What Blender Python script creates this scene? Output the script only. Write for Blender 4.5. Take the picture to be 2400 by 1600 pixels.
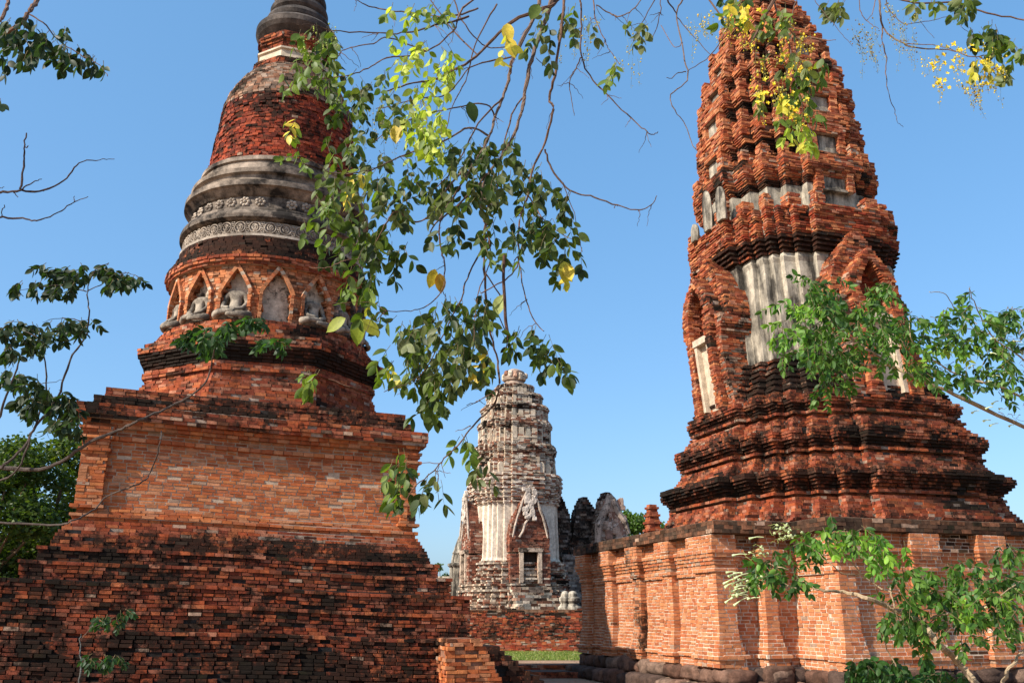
import bpy, math, random
from math import sin, cos, pi, radians
from mathutils import Vector, Matrix, noise
random.seed(7)
# ------------------------------------------------------------------ camera, sky, sun
for o in list(bpy.data.objects): bpy.data.objects.remove(o)
S = bpy.context.scene
F, EYE = 2090.0, 1.6
PITCH = math.atan(635 / F); CP, SP = cos(PITCH), sin(PITCH)
cd = bpy.data.cameras.new('camera'); cam = bpy.data.objects.new('camera', cd); S.collection.objects.link(cam)
cd.sensor_width = 36; cd.lens = 36 * F / 2400; cd.clip_start = 0.05; cd.clip_end = 3000
cam.location = (0, 0, EYE); cam.rotation_euler = (pi / 2 + PITCH, 0, 0); S.camera = cam
SUN_EL, SUN_AZ = radians(38), radians(235)
w = bpy.data.worlds.new('World'); S.world = w; w.use_nodes = True
nt = w.node_tree; nt.nodes.clear()
sky = nt.nodes.new('ShaderNodeTexSky'); sky.sky_type = 'NISHITA'; sky.sun_disc = False
sky.sun_elevation = SUN_EL; sky.sun_rotation = SUN_AZ; sky.altitude = 0; sky.air_density = 1.0; sky.dust_density = 1.9; sky.ozone_density = 2.0
hs = nt.nodes.new('ShaderNodeHueSaturation'); hs.inputs['Saturation'].default_value = 1.12; hs.inputs['Value'].default_value = 1.25
bg = nt.nodes.new('ShaderNodeBackground'); bg.inputs['Strength'].default_value = 0.105
wo = nt.nodes.new('ShaderNodeOutputWorld')
mxs = nt.nodes.new('ShaderNodeMix'); mxs.data_type = 'RGBA'; mxs.inputs[0].default_value = .40; mxs.inputs[7].default_value = (1.15, 3.25, 6.0, 1)
nt.links.new(sky.outputs[0], hs.inputs['Color']); nt.links.new(hs.outputs[0], mxs.inputs[6]); nt.links.new(mxs.outputs[2], bg.inputs[0]); nt.links.new(bg.outputs[0], wo.inputs[0])
ld = bpy.data.lights.new('sun', 'SUN'); ld.energy = 5.0; ld.angle = radians(0.53); ld.color = (1, 0.93, 0.82)
sun = bpy.data.objects.new('sun', ld); S.collection.objects.link(sun)
sv = Vector((sin(SUN_AZ) * cos(SUN_EL), cos(SUN_AZ) * cos(SUN_EL), sin(SUN_EL)))
sun.rotation_euler = sv.to_track_quat('Z', 'Y').to_euler(); sun.location = (-20, -20, 30)
S.view_settings.view_transform = 'Standard'; S.view_settings.look = 'None'; S.view_settings.exposure = 0.72; S.view_settings.gamma = 1

# ------------------------------------------------------------------ helpers
def lerp(a, b, t): return a + (b - a) * t
def clamp(x, a=0., b=1.): return max(a, min(b, x))
def sst(a, b, x): t = clamp((x - a) / (b - a)); return t * t * (3 - 2 * t)
def interp(tab, z):
    if z <= tab[0][0]: return tab[0][1]
    for (a, x), (b, y) in zip(tab, tab[1:]):
        if z <= b: return lerp(x, y, (z - a) / (b - a)) if b > a else y
    return tab[-1][1]
def P3(px, py, Y):
    "world point at horizontal distance Y seen in direction (px,py)"
    u = (px - 1200) / F; v = (800 - py) / F
    d = Vector((u, CP - SP * v, SP + CP * v)); return Vector((0, 0, EYE)) + d * (Y / d.y)
RU = random.uniform

class MB:
    def __init__(s): s.v = []; s.f = []; s.c = []; s.m = []
    def face(s, idx, col, m=0): s.f.append(idx); s.c.append(col); s.m.append(m)
    def poly(s, pts, col, m=0):
        n = len(s.v); s.v.extend(pts); s.face(tuple(range(n, n + len(pts))), col, m)
    def box8(s, p, col, m=0, back=False, bottom=True):
        # p: 0-3 bottom (outer0, outer1, inner1, inner0), 4-7 top
        n = len(s.v); s.v.extend(p)
        q = [(0, 1, 5, 4), (1, 2, 6, 5), (3, 0, 4, 7), (4, 5, 6, 7)]
        if bottom: q.append((3, 2, 1, 0))
        if back: q.append((2, 3, 7, 6))
        for i in q: s.face(tuple(n + j for j in i), col, m)
    def box(s, x0, x1, y0, y1, z0, z1, col, m=0, T=None):
        p = [(x0, y0, z0), (x1, y0, z0), (x1, y1, z0), (x0, y1, z0), (x0, y0, z1), (x1, y0, z1), (x1, y1, z1), (x0, y1, z1)]
        if T: p = [T(*q) for q in p]
        s.box8(p, col, m, back=True)
    def loft(s, rings, col, m=0, cap=True, closed=True):
        n0 = len(s.v); k = len(rings[0])
        for r in rings: s.v.extend(r)
        for i in range(len(rings) - 1):
            for j in range(k if closed else k - 1):
                a = n0 + i * k + j; b = n0 + i * k + (j + 1) % k
                s.face((a, b, b + k, a + k), col(i) if callable(col) else col, m)
        if cap:
            s.face(tuple(n0 + (len(rings) - 1) * k + j for j in range(k)), col(len(rings) - 1) if callable(col) else col, m)
            s.face(tuple(n0 + j for j in reversed(range(k))), col(0) if callable(col) else col, m)
    def tube(s, pts, rad, col, m=0, n=6):
        rings = []; up = Vector((0.13, 0.31, 0.94))
        for i, p in enumerate(pts):
            t = (pts[min(i + 1, len(pts) - 1)] - pts[max(i - 1, 0)]).normalized()
            a = t.cross(up)
            if a.length < .05: a = t.cross(Vector((1, 0, 0)))
            a.normalize(); b = t.cross(a)
            r = rad[i] if isinstance(rad, (list, tuple)) else rad
            rings.append([tuple(p + a * (r * cos(2 * pi * k / n)) + b * (r * sin(2 * pi * k / n))) for k in range(n)])
        s.loft(rings, col, m)
    def lathe(s, prof, col, m=0, n=72, a0=0, a1=2 * pi, cap=True):
        rings = []
        for z, r in prof: rings.append([(r * cos(a0 + (a1 - a0) * k / n), r * sin(a0 + (a1 - a0) * k / n), z) for k in range(n)])
        s.loft(rings, col, m, cap=cap)
    def build(s, name, mats, parent=None, warp=None, smooth=False, loc=None):
        me = bpy.data.meshes.new(name)
        v = [warp(*p) for p in s.v] if warp else s.v
        me.from_pydata([tuple(p) for p in v], [], s.f)
        at = me.attributes.new('Col', 'FLOAT_COLOR', 'FACE')
        flat = []
        for c in s.c: flat.extend((c[0], c[1], c[2], c[3] if len(c) > 3 else 0.0))
        at.data.foreach_set('color', flat)
        if not isinstance(mats, (list, tuple)): mats = [mats]
        for x in mats: me.materials.append(x)
        me.polygons.foreach_set('material_index', s.m)
        if smooth: me.polygons.foreach_set('use_smooth', [True] * len(s.f))
        me.update()
        o = bpy.data.objects.new(name, me); S.collection.objects.link(o)
        if parent: o.parent = parent
        if loc: o.location = loc
        return o
def tag(o, label=None, cat=None, group=None, kind=None):
    if label: o['label'] = label
    if cat: o['category'] = cat
    if group: o['group'] = group
    if kind: o['kind'] = kind
    return o
def empty(name, loc, label, cat, rz=0, group=None):
    o = bpy.data.objects.new(name, None); S.collection.objects.link(o); o.empty_display_size = .3
    o.location = loc; o.rotation_euler = (0, 0, rz); tag(o, label, cat, group); return o

# ------------------------------------------------------------------ materials
def newmat(name):
    m = bpy.data.materials.new(name); m.use_nodes = True; t = m.node_tree; t.nodes.clear()
    o = t.nodes.new('ShaderNodeOutputMaterial'); return m, t, o
def N(t, typ, **kw):
    n = t.nodes.new(typ)
    for k, v in kw.items():
        if k in n.inputs: n.inputs[k].default_value = v
        else: setattr(n, k, v)
    return n
def noise_n(t, scale, detail=4, rough=.6, vec=None):
    n = N(t, 'ShaderNodeTexNoise', Scale=scale, Detail=detail, Roughness=rough)
    if vec is not None: t.links.new(vec, n.inputs['Vector'])
    return n
def ramp(t, src, stops):
    r = t.nodes.new('ShaderNodeValToRGB'); e = r.color_ramp.elements
    while len(e) < len(stops): e.new(.5)
    for i, (p, c) in enumerate(stops):
        e[i].position = p; e[i].color = (c, c, c, 1) if not isinstance(c, tuple) else (*c, 1)
    t.links.new(src, r.inputs[0]); return r
def mixc(t, f, a, b, mode='MIX'):
    n = t.nodes.new('ShaderNodeMix'); n.data_type = 'RGBA'; n.blend_type = mode
    for s, i in ((f, 0), (a, 6), (b, 7)):
        if hasattr(s, 'links') or hasattr(s, 'is_linked'): t.links.new(s, n.inputs[i])
        elif isinstance(s, (int, float)): n.inputs[i].default_value = s
        else: n.inputs[i].default_value = (*s, 1)
    return n.outputs[2]
def masonry(name, rough=.93, s1=9, s2=60, bump=.5, lo=.62, hi=1.3, dark=(.022, .016, .012), spots=.5, mould=False):
    m, t, o = newmat(name)
    at = N(t, 'ShaderNodeAttribute', attribute_name='Col'); tc = t.nodes.new('ShaderNodeTexCoord')
    n1 = noise_n(t, s1, 5, .65, tc.outputs['Object']); n2 = noise_n(t, s2, 3, .7, tc.outputs['Object'])
    r1 = ramp(t, n1.outputs[0], [(.3, lo), (.7, hi)])
    c = mixc(t, 1.0, at.outputs['Color'], r1.outputs[0], 'MULTIPLY')
    r2 = ramp(t, n2.outputs[0], [(.25, .7), (.75, 1.25)])
    c = mixc(t, 1.0, c, r2.outputs[0], 'MULTIPLY')
    n3 = noise_n(t, 3.1, 6, .75, tc.outputs['Object']); r3 = ramp(t, n3.outputs[0], [(.52, 0.), (.66, spots)])
    c = mixc(t, r3.outputs[0], c, dark)
    if mould:                                            # patchy black mould, more where alpha of Col marks staining and painted corbel shade
        m1 = noise_n(t, 1.15, 9, .72, tc.outputs['Object']); m2 = noise_n(t, 6.5, 6, .75, tc.outputs['Object'])
        a1 = N(t, 'ShaderNodeMath', operation='MULTIPLY_ADD'); t.links.new(m1.outputs[0], a1.inputs[0]); a1.inputs[1].default_value = 1.15; t.links.new(at.outputs['Alpha'], a1.inputs[2])
        a2 = N(t, 'ShaderNodeMath', operation='MULTIPLY_ADD'); t.links.new(m2.outputs[0], a2.inputs[0]); a2.inputs[1].default_value = .9; t.links.new(a1.outputs[0], a2.inputs[2])
        rm = N(t, 'ShaderNodeMapRange'); rm.inputs['From Min'].default_value = 1.45; rm.inputs['From Max'].default_value = 1.60; t.links.new(a2.outputs[0], rm.inputs['Value'])
        rm2 = N(t, 'ShaderNodeMath', operation='MULTIPLY'); t.links.new(rm.outputs[0], rm2.inputs[0]); rm2.inputs[1].default_value = .93
        c = mixc(t, rm2.outputs[0], c, (.016, .011, .008))
    b = N(t, 'ShaderNodeBsdfPrincipled', Roughness=rough); b.inputs['Specular IOR Level'].default_value = .1
    bp = N(t, 'ShaderNodeBump', Strength=bump, Distance=.012); t.links.new(n2.outputs[0], bp.inputs['Height'])
    t.links.new(c, b.inputs['Base Color']); t.links.new(bp.outputs[0], b.inputs['Normal']); t.links.new(b.outputs[0], o.inputs[0]); return m
M_BRICK = masonry('weathered_brick', mould=True, spots=.35)
M_CLEAN = masonry('cleaned_brick', mould=True, spots=.1, lo=.75, hi=1.2)
M_FAR = masonry('old_stucco_masonry', mould=True, s1=2.2, s2=9, spots=.75, lo=.55, hi=1.35, bump=.8)
M_STONE = masonry('laterite', s1=6, s2=30, bump=1., spots=.6, lo=.5, hi=1.4)
def plaster(name, base, dark, amt=.5, sc=1.6, streak=True, lo=.46, hi=.66, bump=.4):
    m, t, o = newmat(name); tc = t.nodes.new('ShaderNodeTexCoord')
    mp = N(t, 'ShaderNodeMapping'); t.links.new(tc.outputs['Object'], mp.inputs[0])
    if streak: mp.inputs['Scale'].default_value = (1.6, 1.6, .45)
    n1 = noise_n(t, sc, 8, .68, mp.outputs[0]); r1 = ramp(t, n1.outputs[0], [(lo, 0.), (hi, amt)])
    n2 = noise_n(t, 34, 5, .7, tc.outputs['Object']); r2 = ramp(t, n2.outputs[0], [(.25, .72), (.75, 1.2)])
    n3 = noise_n(t, 5.5, 4, .6, tc.outputs['Object']); r3 = ramp(t, n3.outputs[0], [(.35, .72), (.65, 1.12)])
    c = mixc(t, r1.outputs[0], base, dark); c = mixc(t, 1., c, r2.outputs[0], 'MULTIPLY'); c = mixc(t, 1., c, r3.outputs[0], 'MULTIPLY')
    b = N(t, 'ShaderNodeBsdfPrincipled', Roughness=.92); b.inputs['Specular IOR Level'].default_value = .2
    bp = N(t, 'ShaderNodeBump', Strength=bump, Distance=.02); t.links.new(n2.outputs[0], bp.inputs['Height'])
    t.links.new(c, b.inputs['Base Color']); t.links.new(bp.outputs[0], b.inputs['Normal']); t.links.new(b.outputs[0], o.inputs[0]); return m
M_PLAST = plaster('stained_stucco', (.46, .40, .31), (.03, .026, .022), .95, 1.5, True, .40, .60)
M_CREAM = plaster('cream_stucco', (.56, .45, .33), (.18, .14, .10), .5, 1.2)
M_RING = plaster('blackened_stucco', (.34, .27, .21), (.022, .018, .015), 1.0, 1.1, False, .38, .58)
M_FRIEZE = plaster('frieze_stucco', (.47, .39, .31), (.07, .055, .045), .8, 2.0, False, .40, .62)
M_SPIRE = plaster('spire_stucco', (.16, .13, .11), (.03, .026, .024), 1.0, 1.3, False, .3, .6)
M_STAT = plaster('statue_stucco', (.42, .35, .27), (.04, .033, .028), .9, 3.4, False, .36, .6)
M_SLAB = masonry('mould_blackened_slab', spots=.6, lo=.45, hi=1.5)
def leafmat(name, trans=.40, rough=.5):
    m, t, o = newmat(name); at = N(t, 'ShaderNodeAttribute', attribute_name='Col'); tc = t.nodes.new('ShaderNodeTexCoord')
    n = noise_n(t, 40, 3, .6, tc.outputs['Object']); r = ramp(t, n.outputs[0], [(.3, .75), (.7, 1.2)])
    c = mixc(t, 1., at.outputs['Color'], r.outputs[0], 'MULTIPLY')
    b = N(t, 'ShaderNodeBsdfPrincipled', Roughness=rough); b.inputs['Specular IOR Level'].default_value = .3; t.links.new(c, b.inputs['Base Color'])
    tr = t.nodes.new('ShaderNodeBsdfTranslucent'); c2 = mixc(t, 1., c, (1.5, 1.7, .6), 'MULTIPLY'); t.links.new(c2, tr.inputs[0])
    mx = t.nodes.new('ShaderNodeMixShader'); mx.inputs[0].default_value = trans
    t.links.new(b.outputs[0], mx.inputs[1]); t.links.new(tr.outputs[0], mx.inputs[2]); t.links.new(mx.outputs[0], o.inputs[0]); return m
M_LEAF = leafmat('leaf'); M_PETAL = leafmat('petal', .25, .6)
M_BARK = masonry('bark', s1=25, s2=160, spots=.2, lo=.6, hi=1.4)

# ------------------------------------------------------------------ brick colours
RED = [(.32, .075, .03), (.38, .10, .038), (.27, .065, .03), (.40, .13, .055), (.34, .11, .06), (.29, .085, .045), (.22, .055, .03), (.38, .16, .095)]
REDB = [(.27, .062, .026), (.31, .075, .03), (.23, .052, .025), (.33, .095, .04), (.25, .07, .038), (.20, .05, .028), (.30, .11, .065)]
ORANGE = [(.50, .185, .078), (.54, .21, .09), (.48, .165, .07), (.52, .23, .11), (.49, .20, .10), (.44, .14, .06), (.56, .25, .125)]
PANEL = [(.48, .145, .05), (.42, .12, .045), (.53, .19, .07), (.38, .13, .06), (.45, .19, .09), (.5, .23, .12), (.35, .1, .04)]
DEEP = [(.34, .062, .028), (.28, .048, .024), (.38, .085, .04), (.22, .045, .025), (.32, .08, .045), (.15, .035, .024)]
GREY = [(.30, .23, .18), (.22, .15, .11), (.35, .22, .15), (.15, .11, .085), (.26, .13, .08)]
BLACK = [(.013, .009, .007), (.018, .012, .008), (.010, .008, .006), (.035, .018, .011), (.022, .018, .010), (.05, .022, .013)]
def brickcol(pal, dirt, x, y, z, seed=0, ns=.55, var=1.):
    p = Vector((x * ns + seed, y * ns, z * ns * 1.5))
    n = noise.noise(p) * .75 + noise.noise(p * 3.3 + Vector((5, 3, 1))) * .55 + RU(-.16, .16)
    s = sst(-.06, .22, n + dirt - .68)
    c = random.choice(pal); v = 1 + RU(-.22, .2) * var; k = random.choice(BLACK)
    if random.random() < .018 and s < .5: c = (.40, .27, .19)
    if dirt > .3 and s < .5 and random.random() < .10: s = RU(.4, .8)
    q = (.85, .82, .80); return tuple(lerp(c[i] * v * q[i], k[i], s) for i in range(3)) + (dirt,)

def poly_edges(poly):
    n = len(poly)
    for i in range(n):
        a = poly[i]; b = poly[(i + 1) % n]; dx, dy = b[0] - a[0], b[1] - a[1]; L = math.hypot(dx, dy)
        if L > 1e-5: yield a, b, L, (dx / L, dy / L)
def inset(poly, e):
    n = len(poly); out = []
    for i in range(n):
        p0, p1, p2 = poly[i - 1], poly[i], poly[(i + 1) % n]
        d1 = Vector((p1[0] - p0[0], p1[1] - p0[1])).normalized(); d2 = Vector((p2[0] - p1[0], p2[1] - p1[1])).normalized()
        n1 = Vector((d1.y, -d1.x)); n2 = Vector((d2.y, -d2.x)); k = 1 + n1.dot(n2)
        m = (n1 + n2) / max(k, .25); out.append((p1[0] - m.x * e, p1[1] - m.y * e))
    return out
def courses(mb, polyf, z0, z1, prof, hc=.066, bl=.215, gap=.010, jit=.012, miss=0., pal=RED, dirt=.3, keep=None, depth=.14,
            core_in=.028, seed=0, skip=None, core=True, mortar=(.34, .25, .19), chip=.0, m=0, rnd=False, sag=0., round_n=0, corecol=None, cm=0, var=.8, wob=.013):
    n = max(1, int(round((z1 - z0) / hc))); hc = (z1 - z0) / n; rings = []; cols = []
    for i in range(n):
        za = z0 + i * hc; zb = za + hc; zm = (za + zb) / 2; size = prof(zm) if callable(prof) else prof
        dv = dirt(zm) if callable(dirt) else dirt
        P_ = polyf(size) if not round_n else polyf(size, RU(0, 1))
        if core:
            base = polyf(size) if not round_n else polyf(size, 0)
            q = inset(base, core_in); rings.append([(x, y, za) for x, y in q]); rings.append([(x, y, zb) for x, y in q])
            ms = sst(.3, .58, dv + RU(-.1, .1)); mc = corecol or tuple(lerp(mortar[k], .022, ms) for k in range(3)) + (dv,); cols += [mc, mc]
        for a, b, L, d in poly_edges(P_):
            nx, ny = d[1], -d[0]
            if keep and not keep(nx, ny): continue
            cur = 0.
            first = True
            while cur < L - 1e-4:
                l = L if round_n else (bl * RU(.78, 1.15) if not first else bl * RU(.35, 1.1))
                if L - cur - l < bl * .3: l = L - cur
                l = min(l, L - cur)
                s0 = cur + gap * .5 * (cur > 0); s1 = cur + l - gap * .5 * (cur + l < L - 1e-4)
                first = False; mid = cur + l / 2; cur += l
                cx, cy = a[0] + d[0] * mid, a[1] + d[1] * mid
                if skip and skip(cx, cy, zm): continue
                if random.random() < miss: continue
                j = RU(-jit, jit)
                if wob:
                    j += wob * noise.noise(Vector((cx * 1.3 + seed, cy * 1.3, zm * 1.6))) + wob * .6 * noise.noise(Vector((cx * 4, cy * 4 + seed, zm * 5)))
                    if not round_n and random.random() < .22:
                        if s0 < 1e-6: s0 += RU(.02, .07)
                        elif s1 > L - 1e-4: s1 -= RU(.02, .07)
                if chip and random.random() < chip: j -= RU(.02, .06)
                gz = gap * RU(.3, .9); t0 = za + gz * .5 + RU(-.003, .003); t1 = zb - gz * .5 + RU(-.003, .003)
                if round_n: s0 += gap * .5; s1 -= gap * .5
                c = brickcol(pal, dv, cx, cy, zm, seed, var=var)
                pts = []
                for zz in (t0, t1):
                    for (s, dd) in ((s0, j), (s1, j), (s1, -depth), (s0, -depth)):
                        e1 = RU(-.0022, .0022); e2 = RU(-.003, .003)
                        pts.append((a[0] + d[0] * (s + e2) + nx * (dd + e1), a[1] + d[1] * (s + e2) + ny * (dd + e1), zz + RU(-.003, .003)))
                mb.box8(pts, c, m)
    if core and rings:
        mb.loft(rings, lambda i: cols[min(i, len(cols) - 1)], cm)
def rect(x0, x1, y0, y1): return [(x0, y0), (x1, y0), (x1, y1), (x0, y1)]
def square(h): return rect(-h, h, -h, h)
def ngon(n, A, ph=0):
    R = A / cos(pi / n); return [(R * cos(2 * pi * (k + ph) / n), R * sin(2 * pi * (k + ph) / n)) for k in range(n)]
def octo(A): return ngon(8, A, .5)
FR = [(1, .38), (.92, .54), (.85, .67), (.775, .775)]
FRT = [(1.03, .36), (.90, .58), (.77, .77)]
def redent(r, fr=FR):
    q = []                                       # quadrant +x,+y, CCW starting on +x side
    for i, (R, W) in enumerate(fr):
        q.append((R * r, W * r))
        if i < len(fr) - 1: q.append((fr[i + 1][0] * r, W * r))
    # mirrored half across the diagonal
    half = [(y, x) for x, y in reversed(q[:-1])]
    full = q + half
    out = []
    for k in range(4):
        for x, y in full:
            for _ in range(k): x, y = -y, x
            out.append((x, y))
    return out
def frameF(t, n, z): return (t, -n, z)           # faces -y
def frameL(t, n, z): return (-n, -t, z)          # faces -x
YAW = radians(17)

# ------------------------------------------------------------------ LEFT STUPA
CL = Vector((-5.91, 20.43, 0))
st = empty('brick_stupa', CL, 'brick bell stupa on a stepped square base, seated figures round its drum, left', 'stupa', YAW)
def warpL(x, y, z):
    k = .034 * (1 - sst(5.4, 6.6, z)); s = .017 * max(0, z - 6)
    return (x + s * cos(YAW), y - s * sin(YAW), z - k * x + .012 * sin(x * 1.3 + z))
keepL = lambda nx, ny: ny < .45
# stepped base
mb = MB()
profS = [(0, 4.95), (.26, 4.75), (.6, 4.5), (1.2, 4.2)]
def er(z): return interp([(0, 4.82), (.3, 4.68), (.7, 4.45), (1.0, 4.28), (1.25, 4.15)], z)
courses(mb, square, 0, 1.25, lambda z: er(z) + RU(-.015, .02), jit=.04, miss=.06, chip=.22, dirt=.55, seed=1, keep=keepL, gap=.020, pal=REDB, mortar=(.06, .03, .02), wob=.05, core_in=.10, depth=.24)
courses(mb, square, 1.25, 2.03, 4.09, jit=.014, dirt=lambda z: .49 if z < 1.45 else .45, seed=2, keep=keepL, chip=.10, gap=.018, miss=.01, pal=REDB, mortar=(.10, .055, .035), core_in=.045)
courses(mb, square, 2.03, 2.36, 3.79, jit=.016, dirt=.46, seed=3, keep=keepL, gap=.018, pal=REDB, mortar=(.12, .07, .045), chip=.05)
courses(mb, square, 2.36, 2.62, 3.57, jit=.018, dirt=.54, seed=4, keep=keepL, gap=.018, pal=REDB, mortar=(.12, .07, .045), chip=.06)
courses(mb, square, 2.62, 3.12, lambda z: interp([(2.62, 3.43), (2.8, 3.40), (3.12, 3.2)], z), jit=.016, dirt=lambda z: interp([(2.6, .58), (2.9, .5), (3.1, .25)], z), seed=5, keep=keepL, chip=.05)
for zt, h_ in ((1.25, 4.17), (2.03, 4.11), (2.36, 3.81), (2.62, 3.595), (1.7, 4.10)):
    courses(mb, square, zt - .067, zt, h_ + .004, hc=.066, jit=.008, dirt=.44, keep=keepL, seed=8, core=False, pal=RED, chip=.10, miss=.05)  # brighter, cleaner lip courses: light catching the step edges put into brick colour
mb.build('stepped_base', M_BRICK, st, warpL)
mb = MB()
# ruined buttress and stepped remains at the right foot
courses(mb, lambda s: rect(3.42, s, -5.15, -4.2), 0, 1.16, lambda z: interp([(0, 4.7), (.5, 4.4), (1.22, 3.95)], z), pal=PANEL, dirt=lambda z: .12 if z < 1 else .42, jit=.04, chip=.3, seed=9, keep=keepL, miss=.02, mortar=(.22, .11, .07), core_in=.05)
for k in range(12):
    z = k * .085; x1 = 5.75 - k * .115 + RU(-.05, .05)
    courses(mb, lambda s: rect(3.6, x1, -4.98 + .02 * k, -3.6), z, z + .085, 0, jit=.05, chip=.3, dirt=.62, seed=11, miss=.06, keep=lambda nx, ny: ny < .4)
mb.build('ruined_buttress', M_BRICK, st)
# rubble at left foot
# pedestal body
mb = MB()
courses(mb, square, 3.12, 3.19, 3.17, pal=PANEL, dirt=.1, keep=keepL, seed=6)
courses(mb, square, 3.19, 3.25, 3.22, pal=PANEL, dirt=.1, keep=keepL, seed=6)
courses(mb, square, 3.25, 3.35, 3.12, pal=PANEL, dirt=.1, keep=keepL, seed=6)
courses(mb, square, 3.35, 4.85, 3.03, pal=PANEL, dirt=.10, keep=keepL, seed=6, jit=.006, hc=.062, gap=.022, bl=.24, var=.9, wob=.003, mortar=(.42, .31, .22), chip=.03, core_in=.010)
courses(mb, square, 4.62, 4.70, 3.12, pal=PANEL, dirt=.12, keep=keepL, seed=6, core=False, depth=.1)
for x0, x1 in ((-3.17, -2.72), (2.86, 3.17)):
    courses(mb, lambda s: rect(x0 - s, x1 + s, -3.17 - s, -2.9), 3.35, 4.85, lambda z: interp([(3.35, .06), (3.42, .06), (3.43, 0), (4.4, 0), (4.41, .05), (4.46, .05), (4.47, 0), (4.6, .02), (4.61, .08), (4.68, .08), (4.69, .0), (4.85, .1)], z), pal=PANEL, dirt=.14, keep=keepL, seed=6, hc=.058)
mb.build('pedestal', M_CLEAN, st, warpL)
mb = MB()
courses(mb, square, 4.85, 4.99, lambda z: 3.13 + (z - 4.85) * .8, pal=PANEL, dirt=.25, keep=keepL, seed=7)
courses(mb, square, 4.99, 5.27, lambda z: interp([(4.99, 3.30), (5.06, 3.35), (5.27, 3.35)], z), pal=RED, dirt=.42, keep=keepL, seed=7, jit=.016, chip=.05)
courses(mb, square, 5.27, 5.47, 3.10, pal=RED, dirt=.54, keep=keepL, seed=7, jit=.018, chip=.06)
courses(mb, square, 5.47, 5.68, 2.93, pal=RED, dirt=.50, keep=keepL, seed=8, jit=.018, chip=.06)
mb.build('cornice', M_BRICK, st, warpL)
# octagonal terrace
mb = MB()
po = [(5.68, 2.66), (5.9, 2.6), (6.2, 2.53), (6.3, 2.46), (6.42, 2.46), (6.44, 2.52), (6.53, 2.52), (6.56, 2.47), (6.66, 2.49), (6.72, 2.53), (6.95, 2.66), (7.02, 2.68), (7.1, 2.68), (7.105, 2.56), (7.22, 2.56)]
courses(mb, octo, 5.68, 7.22, lambda z: interp(po, z), dirt=lambda z: .36 if z < 6.6 else (.68 if z < 6.98 else .42), keep=lambda nx, ny: ny < .3, seed=12, jit=.014, chip=.05)
mb.build('octagonal_terrace', M_BRICK, st, warpL)
# drum with niches
NICHE = [-87.5 + k * 22.5 for k in range(-4, 5)]     # degrees of local angle, -90 = faces -y
NICHE = [a for a in NICHE if -160 < a < -15]
def ninfo(x, y):
    a = math.degrees(math.atan2(y, x)); best = min(NICHE, key=lambda q: abs(q - a)); return best, radians(a - best) * 2.22
def openw(z, a): # half width of opening
    if z < 7.60 or z > 8.78: return 0
    return .325 if z < 8.26 else max(0, .325 * (1 - ((z - 8.26) / .52) ** 1.3))
def skipN(x, y, z):
    a, t = ninfo(x, y); return abs(t) < openw(z, a)
def circ(r, ph=0, n=None):
    n = n or max(24, int(2 * pi * r / .15)); return [(r * cos(2 * pi * (k + ph) / n), r * sin(2 * pi * (k + ph) / n)) for k in range(n)]
mb = MB()
courses(mb, circ, 7.22, 7.58, lambda z: interp([(7.22, 2.50), (7.4, 2.48), (7.58, 2.36)], z), round_n=1, dirt=.35, keep=keepL, seed=13, jit=.016)
courses(mb, circ, 7.58, 8.86, 2.24, round_n=1, pal=ORANGE + [(.5, .36, .25), (.42, .2, .11)], dirt=.34, keep=keepL, seed=14, jit=.012, depth=.2, core_in=.17, skip=skipN, corecol=(.50, .41, .31, .38))
mb.build('niche_drum', M_BRICK, st, warpL)
mb = MB()
prd = [(8.86, 2.30), (8.92, 2.39), (9.02, 2.42), (9.10, 2.40), (9.12, 2.36), (9.3, 2.28), (9.5, 2.20), (9.60, 2.18)]
courses(mb, circ, 8.86, 9.60, lambda z: interp(prd, z), round_n=1, dirt=lambda z: .25 if z < 9.05 else .62, keep=keepL, seed=15, jit=.016, chip=.05)
mb.build('drum_cornice', M_BRICK, st, warpL)
# niche frames (gabled brick arches) as one part each
def onring(ang, R):
    ca, sa = cos(radians(ang)), sin(radians(ang))
    return lambda t, n, z: (ca * (R + n) - sa * t, sa * (R + n) + ca * t, z)
for k, a in enumerate(NICHE):
    T = onring(a, 2.24); mb = MB()
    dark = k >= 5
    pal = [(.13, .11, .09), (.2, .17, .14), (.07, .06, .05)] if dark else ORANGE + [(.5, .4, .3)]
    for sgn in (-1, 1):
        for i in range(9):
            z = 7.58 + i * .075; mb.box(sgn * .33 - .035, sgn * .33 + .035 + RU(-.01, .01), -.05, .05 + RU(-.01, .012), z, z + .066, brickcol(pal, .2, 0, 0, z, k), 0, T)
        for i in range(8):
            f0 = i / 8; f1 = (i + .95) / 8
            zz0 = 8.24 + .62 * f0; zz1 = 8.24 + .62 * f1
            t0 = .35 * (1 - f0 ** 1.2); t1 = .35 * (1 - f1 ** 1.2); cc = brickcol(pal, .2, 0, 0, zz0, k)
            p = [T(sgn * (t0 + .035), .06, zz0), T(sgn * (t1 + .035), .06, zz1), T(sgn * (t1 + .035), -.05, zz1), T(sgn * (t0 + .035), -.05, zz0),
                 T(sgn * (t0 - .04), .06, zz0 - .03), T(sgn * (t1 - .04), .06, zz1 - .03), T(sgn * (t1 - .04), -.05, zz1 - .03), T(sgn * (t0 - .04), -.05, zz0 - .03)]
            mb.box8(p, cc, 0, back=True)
    mb.build('niche_frame', M_BRICK, st, warpL)
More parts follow.
